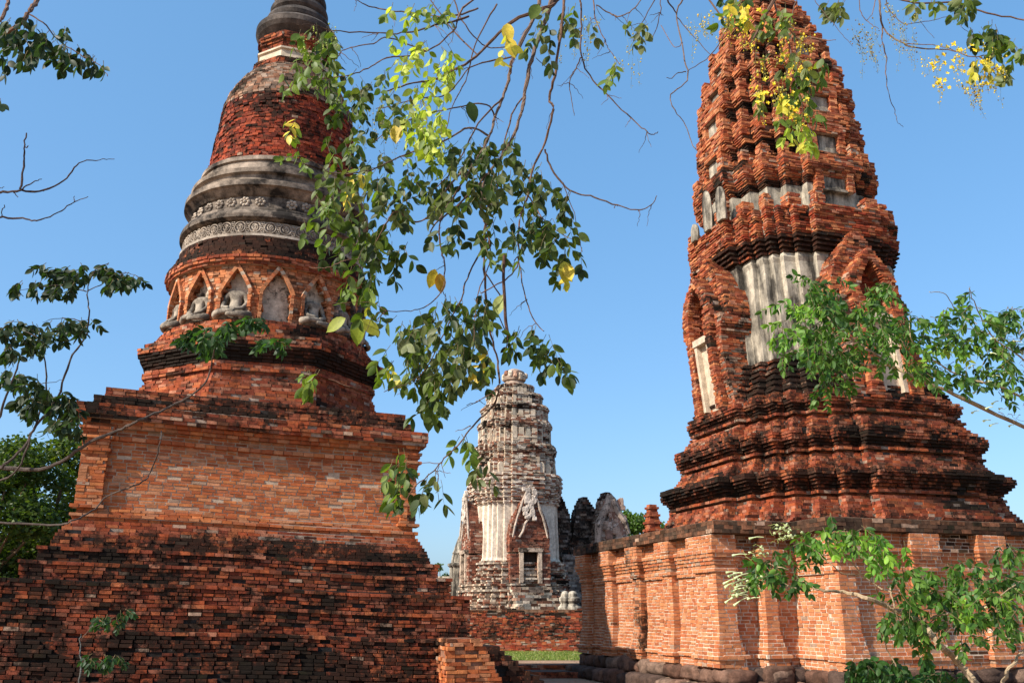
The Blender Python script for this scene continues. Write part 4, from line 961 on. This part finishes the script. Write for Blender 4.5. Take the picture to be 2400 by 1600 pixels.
C1 = [(735, 100, 60, 45, 20, MG + DG), (700, 175, 50, 30, 9, MG), (790, 190, 60, 60, 18, DG + MG), (830, 270, 60, 70, 20, DG + MG), (690, 290, 30, 15, 3, MG + YL[:1]), (900, 200, 80, 50, 12, OL + MG), (690, 370, 20, 10, 3, LG[2:] + MG), (800, 360, 60, 50, 9, DG),
      (960, 60, 90, 50, 10, LG + MG), (1010, 150, 75, 55, 30, LG), (1040, 30, 60, 30, 8, LG + MG), (1000, 270, 60, 65, 38, LG), (940, 260, 60, 60, 10, MG + OL), (1010, 340, 50, 50, 20, LG + MG), (900, 400, 80, 50, 24, DG + OL + MG),
      (960, 470, 90, 50, 38, DG + OL), (830, 440, 70, 40, 18, DG + OL + MG), (760, 510, 70, 40, 16, MG + DG), (830, 560, 60, 50, 24, DG + MG), (900, 580, 60, 60, 26, DG), (1090, 370, 60, 40, 20, DG + OL), (1180, 350, 70, 30, 16, DG + OL), (1100, 450, 90, 50, 34, DG + OL),
      (1220, 430, 80, 50, 28, DG + OL), (1300, 490, 60, 50, 20, DG), (1330, 600, 40, 40, 11, DG), (1240, 550, 60, 50, 20, DG), (1160, 560, 50, 50, 14, DG), (1050, 540, 40, 40, 8, DG), (850, 660, 40, 40, 12, MG + DG), (1280, 110, 45, 50, 8, OL + DG), (1340, 50, 60, 40, 10, OL + MG),
      (1020, 790, 90, 55, 42, DG + OL), (1090, 730, 70, 50, 26, DG), (960, 780, 50, 40, 12, DG + MG), (1080, 840, 70, 50, 26, DG + OL), (1000, 870, 50, 40, 18, DG), (1020, 935, 25, 40, 11, DG), (900, 850, 30, 40, 6, YL[2:] + MG), (1240, 800, 50, 25, 12, DG), (1300, 830, 40, 40, 12, DG), (1150, 850, 20, 30, 4, DG + YL[1:2]),
      (950, 1090, 35, 25, 9, MG + DG), (945, 1150, 30, 30, 8, DG + MG), (1075, 1050, 20, 20, 3, MG), (1130, 1090, 18, 14, 3, OL), (1025, 1140, 25, 30, 7, DG + OL), (860, 720, 30, 25, 4, YL[2:] + MG), (720, 890, 45, 12, 6, MG + LG[2:]), (1500, 90, 30, 30, 7, OL + YL[2:]), (1440, 170, 12, 15, 3, MG + OL), (1190, 120, 20, 30, 2, YL), (835, 430, 20, 12, 2, YL), (1325, 640, 8, 10, 1, YL)]
for x, y, rx, ry, n, cols in C1: cluster(mb, mbL, x, y, rx * .95, ry * .9, int(n * .68 + 1), 34 if cols[0] not in LG else 31, cols, 4.5, .45, Lpx=60, nl=4)
k_ = 4.5 / F
for x, y, dx, dy, L, c in ((1188, 55, .1, 1, 62, YL[0]), (1192, 90, .3, 1, 60, YL[1]), (828, 420, -.1, 1, 52, YL[0]), (845, 408, .2, 1, 42, YL[0]), (1322, 612, .1, 1, 60, YL[2]), (1328, 618, .2, 1, 52, YL[0]), (1262, 10, -.4, 1, 62, DG[3]), (1100, 238, .3, 1, 60, DG[0]), (810, 745, -1, .6, 60, (.25, .28, .03)), (845, 745, -.2, 1, 70, (.22, .27, .03)), (850, 748, .8, .8, 60, (.25, .25, .03)), (1020, 630, -.3, 1, 50, YL[1]), (1030, 640, .1, 1, 50, (.4, .22, .04)), (1010, 960, -.1, 1, 55, DG[1]), (1178, 690, -.3, 1, 60, (.3, .33, .1)), (930, 290, 0, 1, 62, YL[1])):
    leaf(mbL, P3(x, y, 4.4), Vector((dx, RU(-.3, .3), -dy)), L * k_, L * k_ * .55, c, nrm=Vector((RU(-.3, .3), -1, .2)))
mb.build('branches', M_BARK, t1, loc=(-1.2, -5.2, 0)); mbL.build('leaves', M_LEAF, t1, loc=(-1.2, -5.2, 0), smooth=True)
mb = MB(); mb.tube(smooth(s, 4), .0085, (.10, .055, .04), n=8); mb.build('seed_pod', M_BARK, t1, loc=(-1.2, -5.2, 0))
# bud strings
def buds(mbS, mbF, x, y, Lpx, Y, n, cols, curve=0, r=2.6, br=2):
    k = Y / F; p = P3(x, y, Y); pts = [p]; d = Vector((RU(-.35, .35) + curve, RU(-.2, .2), -1)).normalized()
    for i in range(9):
        d = (d + Vector((RU(-.1, .1) - curve * .08, RU(-.1, .1), -.06))).normalized(); pts.append(pts[-1] + d * Lpx * k / 9)
    mbS.tube(pts, .0007, (.20, .22, .08), n=4)
    for _ in range(n):
        t = random.random() ** .8 * .98; i = int(t * 9); q = pts[i].lerp(pts[min(i + 1, 9)], t * 9 - i); f = 1 - t * .62
        off = Vector((RU(-1, 1), RU(-1, 1), RU(-.9, .1))).normalized() * 13 * k * f; e = q + off
        mbS.tube([q, e], .0004, (.2, .22, .08), n=3); rr = r * k * f * RU(.7, 1.2); c = random.choice(cols)
        mbF.loft([[tuple(e + Vector((rr * cos(u) * cos(v_), rr * cos(u) * sin(v_), rr * sin(u) * 1.3))) for v_ in (0, 1.26, 2.5, 3.77, 5.03)] for u in (-1.5, -.7, 0, .7, 1.5)], c)
def blossom(mbF, x, y, Y, s, cols):
    p = P3(x, y, Y); k = Y / F
    for j in range(5):
        a = 2 * pi * j / 5 + RU(-.3, .3); d = Vector((cos(a), RU(-.7, .2), sin(a))); leaf(mbF, p, d, s * k, s * k * .7, random.choice(cols), nrm=Vector((0, -1, .2)), tip=.4)
YF = [(.78, .58, .03), (.72, .5, .02), (.8, .66, .08)]; BUD = [(.45, .38, .08), (.35, .30, .07), (.5, .42, .06)]; DB = [(.14, .08, .03), (.2, .12, .04), (.3, .2, .05)]
mbS = mbF = MB()
for _ in range(10): buds(mbS, mbF, RU(700, 790), RU(40, 110), RU(60, 110), 4.4, 10, LG)
for _ in range(8): buds(mbS, mbF, RU(840, 960), RU(220, 290), RU(60, 130), 4.4, 8, BUD)
for _ in range(7): buds(mbS, mbF, RU(1310, 1400), RU(30, 130), RU(60, 100), 4.8, 12, BUD)
for _ in range(5): buds(mbS, mbF, RU(1450, 1500), RU(60, 150), RU(50, 100), 4.8, 9, BUD)
mbF.build('blossoms', M_PETAL, t1, loc=(-1.2, -5.2, 0))
# --- tree 2: golden flowers before the right tower top
t2 = empty('golden_shower_tree', (4.2, 6.0, 0), 'twigs and yellow blossom strings hanging before the top of the right brick prang', 'tree')
mb, mbL, mbS, mbF = MB(), MB(), MB(), MB(); mbS = mb
for p_, w0, w1 in (([(1604, -20), (1600, 0), (1586, 34), (1602, 126), (1611, 188), (1573, 222), (1577, 249), (1607, 295), (1623, 341), (1632, 350)], 5, 2), ([(1609, 168), (1590, 172), (1573, 184), (1562, 182)], 3, 1.5), ([(1653, -10), (1695, 42), (1738, 69)], 5, 3),
                   ([(1586, 40), (1627, 88), (1682, 149)], 3, 1.5), ([(1745, -10), (1703, 69), (1665, 130), (1611, 168)], 4, 2), ([(1822, -20), (1814, 0), (1787, 50), (1757, 107)], 17, 4), ([(1808, -10), (1826, 38), (1852, 115), (1862, 180), (1875, 230), (1894, 291), (1908, 318)], 6, 2),
                   ([(1898, 86), (1933, 94), (1959, 94)], 3, 1.5), ([(1870, -10), (1850, 60), (1870, 90), (1898, 86)], 3, 3), ([(1586, 34), (1570, 10), (1560, -10)], 4, 4), ([(1903, -10), (1937, 37), (1974, 82), (1998, 109)], 2, 1), ([(1550, 60), (1580, 110), (1600, 100)], 2, 2)):
    branch(mb, p_, 5.0, 4.8, w0, w1)
for x, y, rx, ry, n, cols in ((1740, 25, 50, 30, 12, MG + YL), (1820, 50, 50, 40, 10, OL + MG), (1850, 150, 40, 50, 8, OL + MG), (1890, 180, 30, 30, 5, DG + MG), (1925, 140, 10, 10, 2, LG + MG), (1870, 250, 50, 40, 12, MG + YL[2:]), (1880, 310, 35, 25, 10, LG + YL[2:]), (1960, 20, 30, 10, 4, OL), (1700, 0, 30, 10, 4, DG), (1800, 230, 40, 30, 6, OL + YL[2:])):
    cluster(mb, mbL, x, y, rx, ry, n, 34, cols, 4.8, .3, Lpx=42, nl=3)
for _ in range(34):
    x, y = RU(1760, 1900), RU(30, 240); buds(mbS, mbF, x, y, RU(40, 90), 4.7, 11, YF + BUD, r=3.4)
for _ in range(16): buds(mbS, mbF, RU(1610, 1720), RU(10, 90), RU(50, 100), 4.7, 9, YF + BUD)
for _ in range(6): buds(mbS, mbF, RU(1690, 1760), RU(0, 70), RU(40, 80), 4.7, 10, YF)
for _ in range(46):
    cx, cy, r_ = random.choice([(1760, 25, 35), (1840, 110, 35), (1800, 225, 40), (1860, 250, 35), (1875, 180, 25)]); blossom(mbF, cx + RU(-r_, r_), cy + RU(-r_, r_), 4.7, RU(5, 9), YF)
off2 = (-4.2, -6.0, 0)
mb.build('branches', M_BARK, t2, loc=off2); mbL.build('leaves', M_LEAF, t2, loc=off2, smooth=True); mbF.build('blossoms', M_PETAL, t2, loc=off2)
# --- tree 3: top right corner
t3 = empty('golden_shower_tree', (6.8, 7.5, 0), 'flowering tree branch with golden blossom clusters in the empty sky of the top right corner', 'tree')
mb, mbL, mbS, mbF = MB(), MB(), MB(), MB(); mbS = mb
for p_, w0, w1 in (([(2061, -15), (2063, 34), (2071, 65), (2093, 88), (2144, 112), (2222, 117), (2280, 133), (2331, 126)], 6, 2.5), ([(2068, 65), (2069, 99), (2078, 136), (2076, 170), (2083, 221), (2097, 259), (2103, 286), (2117, 298)], 4, 1), ([(2090, -10), (2144, 7), (2246, 7), (2314, 31), (2400, 46), (2450, 50)], 6, 4),
                   ([(2078, 0), (2080, 17), (2103, 44), (2124, 56), (2178, 49), (2226, 39)], 3, 1.5), ([(2013, -10), (2018, 31), (2039, 54), (2059, 68)], 3, 1.5), ([(2053, -10), (2045, 30), (2030, 50)], 3, 1.5), ([(2144, 112), (2120, 104), (2200, 108), (2240, 120)], 3, 2), ([(2140, -10), (2150, 40), (2190, 90)], 2, 1), ([(2230, -10), (2245, 50), (2280, 85)], 2, 1)):
    branch(mb, p_, 5.6, 5.3, w0, w1)
for x, y, rx, ry, n, cols in ((1970, 20, 25, 12, 5, OL), (2150, 15, 40, 15, 5, MG + OL), (2270, 15, 50, 20, 12, DG + OL), (2310, 80, 45, 25, 12, DG + MG), (2340, 110, 45, 25, 8, OL + MG), (2320, 160, 50, 25, 9, OL + YL[2:]), (2385, 130, 20, 30, 4, MG)):
    cluster(mb, mbL, x, y, rx, ry, n, 34, cols, 5.3, .3, Lpx=40, nl=3)
for _ in range(30): buds(mbS, mbF, RU(1990, 2160), RU(0, 115), RU(60, 130), 5.3, 12, DB + BUD, r=2.2)
for _ in range(26): buds(mbS, mbF, RU(2160, 2350), RU(95, 190), RU(50, 110), 5.3, 13, BUD + YF, r=3.)
for _ in range(3): buds(mbS, mbF, RU(2260, 2280), RU(180, 200), RU(100, 120), 5.3, 20, DB + BUD, r=2.6)
for _ in range(60): x = RU(2180, 2345); blossom(mbF, x, lerp(110, 200, random.random()) + RU(-15, 15), 5.3, RU(5, 9), YF)
off3 = (-6.8, -7.5, 0)
mb.build('branches', M_BARK, t3, loc=off3); mbL.build('leaves', M_LEAF, t3, loc=off3, smooth=True); mbF.build('blossoms', M_PETAL, t3, loc=off3)
# --- left side trees
DK = [(.02, .04, .012), (.028, .05, .014), (.017, .03, .01)]
t4 = empty('leafy_tree', (-4.0, 4.4, 0), 'dark leafy branch reaching in at the very top left corner', 'tree'); mb, mbL = MB(), MB()
for p_, w0, w1 in (([(95, -20), (87, 0), (70, 27), (43, 60), (0, 81), (-30, 90)], 11, 13), ([(70, 33), (108, 60), (141, 98), (184, 125), (233, 152), (252, 179)], 4, 2), ([(20, -10), (15, 20), (0, 50)], 9, 9), ([(43, 60), (60, 90), (80, 130)], 3, 1.5), ([(0, 75), (20, 110)], 3, 2)): branch(mb, p_, 4.1, 4.0, w0, w1)
for x, y, rx, ry, n in ((60, 55, 55, 25, 9), (120, 95, 50, 30, 14), (30, 100, 30, 30, 9), (170, 130, 35, 20, 10), (225, 150, 22, 12, 5), (12, 155, 14, 12, 2), (70, 135, 25, 15, 5), (0, 240, 4, 10, 1)): cluster(mb, mbL, x, y, rx, ry, n, 36, DK, 4.0, .25, Lpx=36, nl=3)
mb.build('branches', M_BARK, t4, loc=(4.0, -4.4, 0)); mbL.build('leaves', M_LEAF, t4, loc=(4.0, -4.4, 0), smooth=True)
t5 = empty('bare_tree', (-4.4, 5.0, 0), 'leafless upcurved twigs entering from the left edge at mid height of the sky', 'tree'); mb = MB()
for p_, w0, w1 in (([(-20, 452), (0, 450), (49, 447), (103, 447), (157, 417), (187, 382), (233, 374), (268, 373)], 8, 1.5), ([(49, 444), (57, 379), (57, 347), (62, 312)], 6, 3), ([(49, 444), (70, 430), (98, 420)], 4, 2), ([(-20, 508), (0, 509), (54, 512), (87, 518), (135, 499), (173, 474), (206, 461)], 6, 2), ([(2, 508), (10, 480)], 3, 2), ([(30, 449), (42, 462)], 3, 2), ([(60, 345), (66, 342)], 3, 2), ([(173, 474), (175, 460)], 3, 1.5), ([(0, 442), (10, 438)], 2, 1), ([(103, 447), (112, 440)], 2, 1)): branch(mb, p_, 4.2, 4.2, w0, w1, (.06, .04, .035))
mb.build('branches', M_BARK, t5, loc=(4.4, -5.0, 0))
t6 = empty('sapling_tree', (-4.6, 4.4, 0), 'thin dark-leaved tree at the left, its long bough crossing the stupa pedestal', 'tree'); mb, mbL = MB(), MB()
for p_, w0, w1 in (([(-20, 1094), (0, 1096), (92, 1101), (153, 1075), (214, 1035), (286, 1004), (326, 984), (388, 958), (449, 927), (480, 897), (495, 856), (503, 800), (500, 780)], 11, 2.5), ([(-20, 1221), (0, 1223), (117, 1229), (168, 1221), (214, 1198), (255, 1160), (326, 1134), (352, 1106), (377, 1035), (378, 1010)], 5, 3),
                   ([(-10, 1100), (10, 1091), (61, 1040), (77, 1009), (133, 933), (163, 846), (204, 780), (209, 729), (204, 683), (224, 632), (255, 616)], 8, 2), ([(77, 1009), (107, 917), (105, 836), (92, 795), (51, 775)], 5, 2), ([(-5, 984), (20, 912), (46, 841), (45, 838)], 6, 3), ([(-10, 1130), (41, 1101), (77, 1009)], 5, 4),
                   ([(204, 683), (150, 668), (80, 675), (15, 688)], 3, 1), ([(204, 683), (260, 655), (300, 640), (335, 660)], 3, 1), ([(204, 755), (150, 745), (100, 755)], 3, 1), ([(105, 800), (140, 760), (200, 750)], 2, 1), ([(46, 900), (90, 900), (150, 890)], 3, 1), ([(92, 795), (60, 760), (20, 750)], 2, 1), ([(500, 790), (470, 800), (430, 790)], 2, 1), ([(500, 785), (560, 770), (610, 755)], 2, 1)): branch(mb, p_, 4.3, 4.2, w0, w1, (.085, .065, .055))
for x, y, rx, ry, n in ((70, 672, 50, 8, 8), (135, 640, 60, 14, 14), (150, 675, 60, 8, 10), (215, 635, 45, 14, 9), (285, 655, 45, 16, 20), (45, 775, 45, 20, 18), (170, 765, 50, 14, 16), (125, 800, 50, 14, 12), (25, 880, 35, 18, 10), (100, 945, 70, 28, 38), (150, 985, 45, 20, 12), (190, 1005, 14, 8, 3), (60, 900, 40, 20, 10), (20, 820, 25, 14, 6)): cluster(mb, mbL, x, y, rx, ry, int(n * .62) + 1, 25, DK, 4.2, .25, Lpx=34, nl=4, pair=True, spread=1.3)
for x, y, rx, ry, n in ((470, 790, 50, 16, 13), (540, 765, 50, 14, 11), (500, 800, 25, 20, 6), (640, 805, 30, 8, 6), (600, 750, 15, 6, 3)): cluster(mb, mbL, x, y, rx, ry, n, 24, [(.035, .08, .02), (.025, .06, .015)], 4.2, .2, Lpx=30, nl=4, pair=True, spread=1.3)
mb.build('branches', M_BARK, t6, loc=(4.6, -4.4, 0)); mbL.build('leaves', M_LEAF, t6, loc=(4.6, -4.4, 0), smooth=True)
t7 = empty('young_shoot', P3(186, 1600, 4.2) * Vector((1, 1, 0)) if False else (P3(186, 1600, 4.2).x, 4.2, 0), 'slender young shoot with two small leaf sprays before the stupa foot', 'plant'); o7 = (-t7.location.x, -4.2, 0); mb, mbL = MB(), MB()
branch(mb, [(183, 1660), (184, 1600), (190, 1560), (186, 1520), (190, 1485)], 4.2, 4.2, 5, 2, (.12, .12, .11)); p = P3(183, 1660, 4.2); mb.tube([Vector((p.x, p.y, 0)), p], .006, (.12, .12, .11))
for x, y, rx, ry, n in ((250, 1455, 28, 8, 8), (235, 1545, 45, 10, 14), (290, 1440, 14, 6, 3)): cluster(mb, mbL, x, y, rx, ry, n, 15, [(.02, .055, .015), (.02, .045, .012)], 4.2, .15, Lpx=26, nl=4, pair=True, spread=1.3)
branch(mb, [(190, 1500), (215, 1470), (250, 1455)], 4.2, 4.2, 2, 1)
mb.build('stem', M_BARK, t7, loc=o7); mbL.build('leaves', M_LEAF, t7, loc=o7, smooth=True)
# --- right side tree (long pale boughs, white tubular flowers)
GR = [(.045, .11, .016), (.07, .15, .022), (.03, .075, .014), (.10, .19, .03)]; GB = [(.13, .27, .03), (.10, .22, .03), (.18, .32, .035)]
PB = [(.42, .32, .2), (.38, .28, .17), (.33, .24, .15)]
t8 = empty('cork_tree', (5.6, 4.6, 0), 'green tree bough with pale stems reaching left across the middle of the right prang', 'tree'); mb, mbL, mbS, mbF = MB(), MB(), MB(), MB(); mbS = mb
for p_, w0, w1 in (([(2440, 1020), (2400, 1001), (2236, 923), (2153, 888), (2099, 862), (2044, 827), (2006, 799), (1949, 754), (1920, 720)], 12, 3), ([(2440, 950), (2400, 933), (2338, 904), (2274, 888), (2223, 866), (2180, 840)], 7, 3), ([(2092, 856), (2060, 858), (2016, 851)], 4, 3), ([(2180, 850), (2166, 827), (2137, 799), (2130, 741)], 5, 2),
                   ([(2290, 760), (2242, 729), (2217, 690), (2178, 684)], 2.5, 1.5), ([(2440, 870), (2400, 843), (2322, 783), (2287, 716), (2271, 676)], 6, 1.5), ([(2006, 799), (1940, 790), (1860, 820), (1830, 845)], 3, 1.5), ([(1949, 754), (1900, 745), (1860, 760)], 3, 1), ([(2322, 783), (2260, 770), (2200, 790)], 3, 1.5), ([(2236, 923), (2200, 880), (2170, 850)], 3, 2), ([(2006, 799), (2010, 740), (2050, 690), (2100, 670)], 3, 1.5)): branch(mb, p_, 4.1, 3.9, w0, w1, random.choice(PB))
for x, y, rx, ry, n, cols in ((1920, 680, 60, 22, 24, GR), (1880, 725, 60, 24, 24, GR + GB), (1970, 730, 80, 30, 42, GR), (1870, 785, 60, 26, 28, GB + GR), (1960, 790, 80, 30, 38, GR), (1900, 840, 50, 20, 16, GR), (1975, 850, 50, 30, 24, GR), (1850, 835, 45, 10, 11, GR), (1945, 905, 35, 20, 15, GR), (2060, 690, 45, 16, 14, GR), (2100, 668, 20, 10, 4, GR), (2060, 760, 70, 36, 34, GR), (2060, 840, 60, 22, 16, GR), (2110, 800, 70, 34, 26, GR), (2170, 760, 50, 20, 14, GR),
        (2150, 870, 60, 34, 20, GR), (2220, 815, 50, 20, 18, LG + GB), (2170, 865, 30, 10, 6, LG), (2260, 740, 60, 16, 18, GR + GB), (2350, 755, 60, 22, 26, GR), (2280, 790, 60, 26, 22, GR), (2360, 820, 50, 30, 24, GR), (2250, 880, 40, 30, 14, GR), (2340, 880, 50, 26, 20, GR), (2280, 700, 16, 14, 6, GR), (2350, 925, 12, 16, 4, GR)):
    cluster(mb, mbL, x, y, rx, ry, int(n * .66), 21, cols, 4.0, .3, Lpx=46, nl=4, pair=True, spread=1.5, wid=.46)
def tubeflower(mbF, mbS, x, y, dx, dy, L, Y):
    p = P3(x, y, Y); q = P3(x + dx * L, y + dy * L, Y + RU(-.03, .03)); m_ = (p + q) / 2 + Vector((0, 0, .004)); k = Y / F
    mbF.tube(smooth([p, m_, q], 3), [.9 * k, 1 * k, 1.1 * k, 1.2 * k, 1.4 * k, 2.6 * k, 3.2 * k], (.62, .66, .42), n=5)
for _ in range(22):
    x, y = RU(2280, 2400), RU(770, 1010); tubeflower(mbF, mbS, x, y, -.9, RU(-.3, .5), RU(12, 24), 4.0)
for _ in range(60):
    x, y = RU(2350, 2410), RU(720, 980); branch(mb, [(x, y), (x + RU(-12, 12), y + RU(-10, 10)), (x + RU(-24, 24), y + RU(-15, 25))], 4.0, 4.0, 1.2, .7, (.2, .16, .1))
o8 = (-5.6, -4.6, 0)
mb.build('branches', M_BARK, t8, loc=o8); mbL.build('leaves', M_LEAF, t8, loc=o8, smooth=True); mbF.build('blossoms', M_PETAL, t8, loc=o8)
t9x = P3(2300, 1620, 3.9)
t9 = empty('cork_tree', (t9x.x, t9x.y, 0), 'low green tree with white tubular flowers before the orange brick base', 'tree'); o9 = (-t9x.x, -t9x.y, 0); mb, mbL, mbS, mbF = MB(), MB(), MB(), MB(); mbS = mb
pb = P3(2330, 1640, 3.9)
mb.tube([Vector((pb.x + .1, pb.y, 0)), Vector((pb.x + .05, pb.y, .6)), pb, P3(2300, 1610, 3.9)], [.03, .024, .02, .017], PB[1], n=8)
for p_, w0, w1 in (([(2310, 1625), (2288, 1600), (2240, 1545), (2198, 1507), (2160, 1459), (2096, 1427), (2033, 1402), (1978, 1386), (1931, 1383), (1892, 1373), (1857, 1376), (1825, 1357)], 18, 3), ([(1892, 1370), (1865, 1350), (1841, 1332), (1800, 1320)], 4, 2), ([(2096, 1421), (2074, 1348), (2045, 1303), (2020, 1270)], 4, 2), ([(2096, 1392), (2042, 1364), (1988, 1309), (1960, 1270)], 4, 2), ([(2014, 1346), (1969, 1338), (1908, 1287), (1880, 1270)], 3, 2),
                   ([(2440, 1480), (2400, 1520), (2367, 1565), (2345, 1610)], 6, 8), ([(2304, 1485), (2256, 1437), (2208, 1395), (2180, 1370)], 4, 2), ([(2060, 1475), (2085, 1530), (2100, 1560)], 3, 3), ([(2096, 1427), (2060, 1400), (2047, 1340), (2045, 1290)], 3, 1.5), ([(2160, 1459), (2200, 1440), (2300, 1420), (2380, 1370), (2440, 1330)], 5, 2), ([(2240, 1545), (2300, 1500), (2380, 1470)], 4, 2)): branch(mb, p_, 3.9, 3.9, w0, w1, random.choice(PB[1:]) if w0 > 3.5 else (.22, .15, .09))
for x, y, rx, ry, n, cols in ((1900, 1260, 30, 20, 5, GB), (1930, 1215, 22, 8, 4, GR), (1940, 1270, 50, 22, 20, GB + GR), (2000, 1250, 50, 16, 14, GR + GB), (2030, 1275, 50, 22, 20, GB), (2060, 1315, 45, 10, 10, GB), (2110, 1285, 20, 6, 3, GB), (1900, 1290, 30, 14, 8, GR), (1820, 1310, 30, 18, 8, GR), (1790, 1345, 40, 20, 18, GB + GR), (1850, 1360, 30, 14, 12, GR), (2110, 1345, 40, 12, 9, GR), (2160, 1350, 45, 16, 14, GR), (2250, 1330, 45, 16, 14, GR),
        (2120, 1400, 50, 20, 16, GR), (2080, 1450, 35, 16, 11, GR), (2130, 1450, 50, 24, 22, GR), (2210, 1400, 60, 26, 22, GR), (2290, 1380, 60, 26, 26, GR), (2280, 1440, 70, 30, 26, GR + GB), (2350, 1420, 50, 40, 26, GR), (2370, 1350, 40, 20, 12, GR), (2360, 1295, 35, 10, 11, GR), (2210, 1480, 30, 20, 8, GR), (2265, 1510, 25, 20, 9, GR), (2170, 1500, 20, 12, 5, GR), (2340, 1480, 40, 20, 12, GR)):
    cluster(mb, mbL, x, y, rx, ry, int(n * .64), 21, cols, 3.9, .25, Lpx=44, nl=4, pair=True, spread=1.5, wid=.48)
for _ in range(16): tubeflower(mbF, mbS, RU(1720, 1760), RU(1340, 1400), -1, RU(-.1, .6), RU(20, 36), 3.85)
for x, y in ((1750, 1298), (1790, 1258), (2380, 1495), (1785, 1400)): tubeflower(mbF, mbS, x, y, -1, .1, 34, 3.85)
for _ in range(70):
    cx, cy, r_ = random.choice([(1850, 1245, 32), (1760, 1370, 34), (1780, 1290, 24), (2290, 1440, 50)]); x, y = cx + RU(-r_, r_), cy + RU(-r_ * .6, r_ * .6)
    branch(mb, [(x, y), (x - RU(5, 14), y + RU(-8, 8)), (x - RU(14, 26), y + RU(-12, 14))], 3.9, 3.9, 1.3, .8, (.3, .34, .1))
    tubeflower(mbF, mbS, x, y, -.6, RU(-.6, .6), 6, 3.9)
mb.build('branches', M_BARK, t9, loc=o9); mbL.build('leaves', M_LEAF, t9, loc=o9, smooth=True); mbF.build('blossoms', M_PETAL, t9, loc=o9)
t10 = empty('leafy_shrub', (P3(2050, 1600, 4.3).x, 4.3, 0), 'low dark green shrub at the bottom edge before the laterite footing', 'shrub'); o10 = (-t10.location.x, -4.3, 0); mb, mbL = MB(), MB()
for x in (1990, 2050, 2110, 2200, 2250): q = P3(x, 1600, 4.3); mb.tube([Vector((t10.location.x + (x - 2090) * .0006, 4.3, 0)), Vector((q.x, 4.3, .7)), q, P3(x + 10, 1560, 4.3)], [.008, .006, .004, .002], (.12, .1, .05), n=5)
for x, y, rx, ry, n in ((2020, 1585, 45, 18, 24), (2080, 1565, 50, 12, 14), (2120, 1600, 60, 14, 18), (2010, 1550, 25, 8, 5), (2190, 1600, 45, 14, 14), (2240, 1590, 30, 14, 9), (2170, 1545, 20, 8, 4)): cluster(mb, mbL, x, y, rx, ry, n, 22, [(.04, .10, .02), (.03, .075, .015)], 4.3, .2, Lpx=32, nl=4, pair=True, spread=1.5)
mb.build('stems', M_BARK, t10, loc=o10); mbL.build('leaves', M_LEAF, t10, loc=o10, smooth=True)
print('BUILT', sum(len(o.data.polygons) for o in S.objects if o.type == 'MESH'))
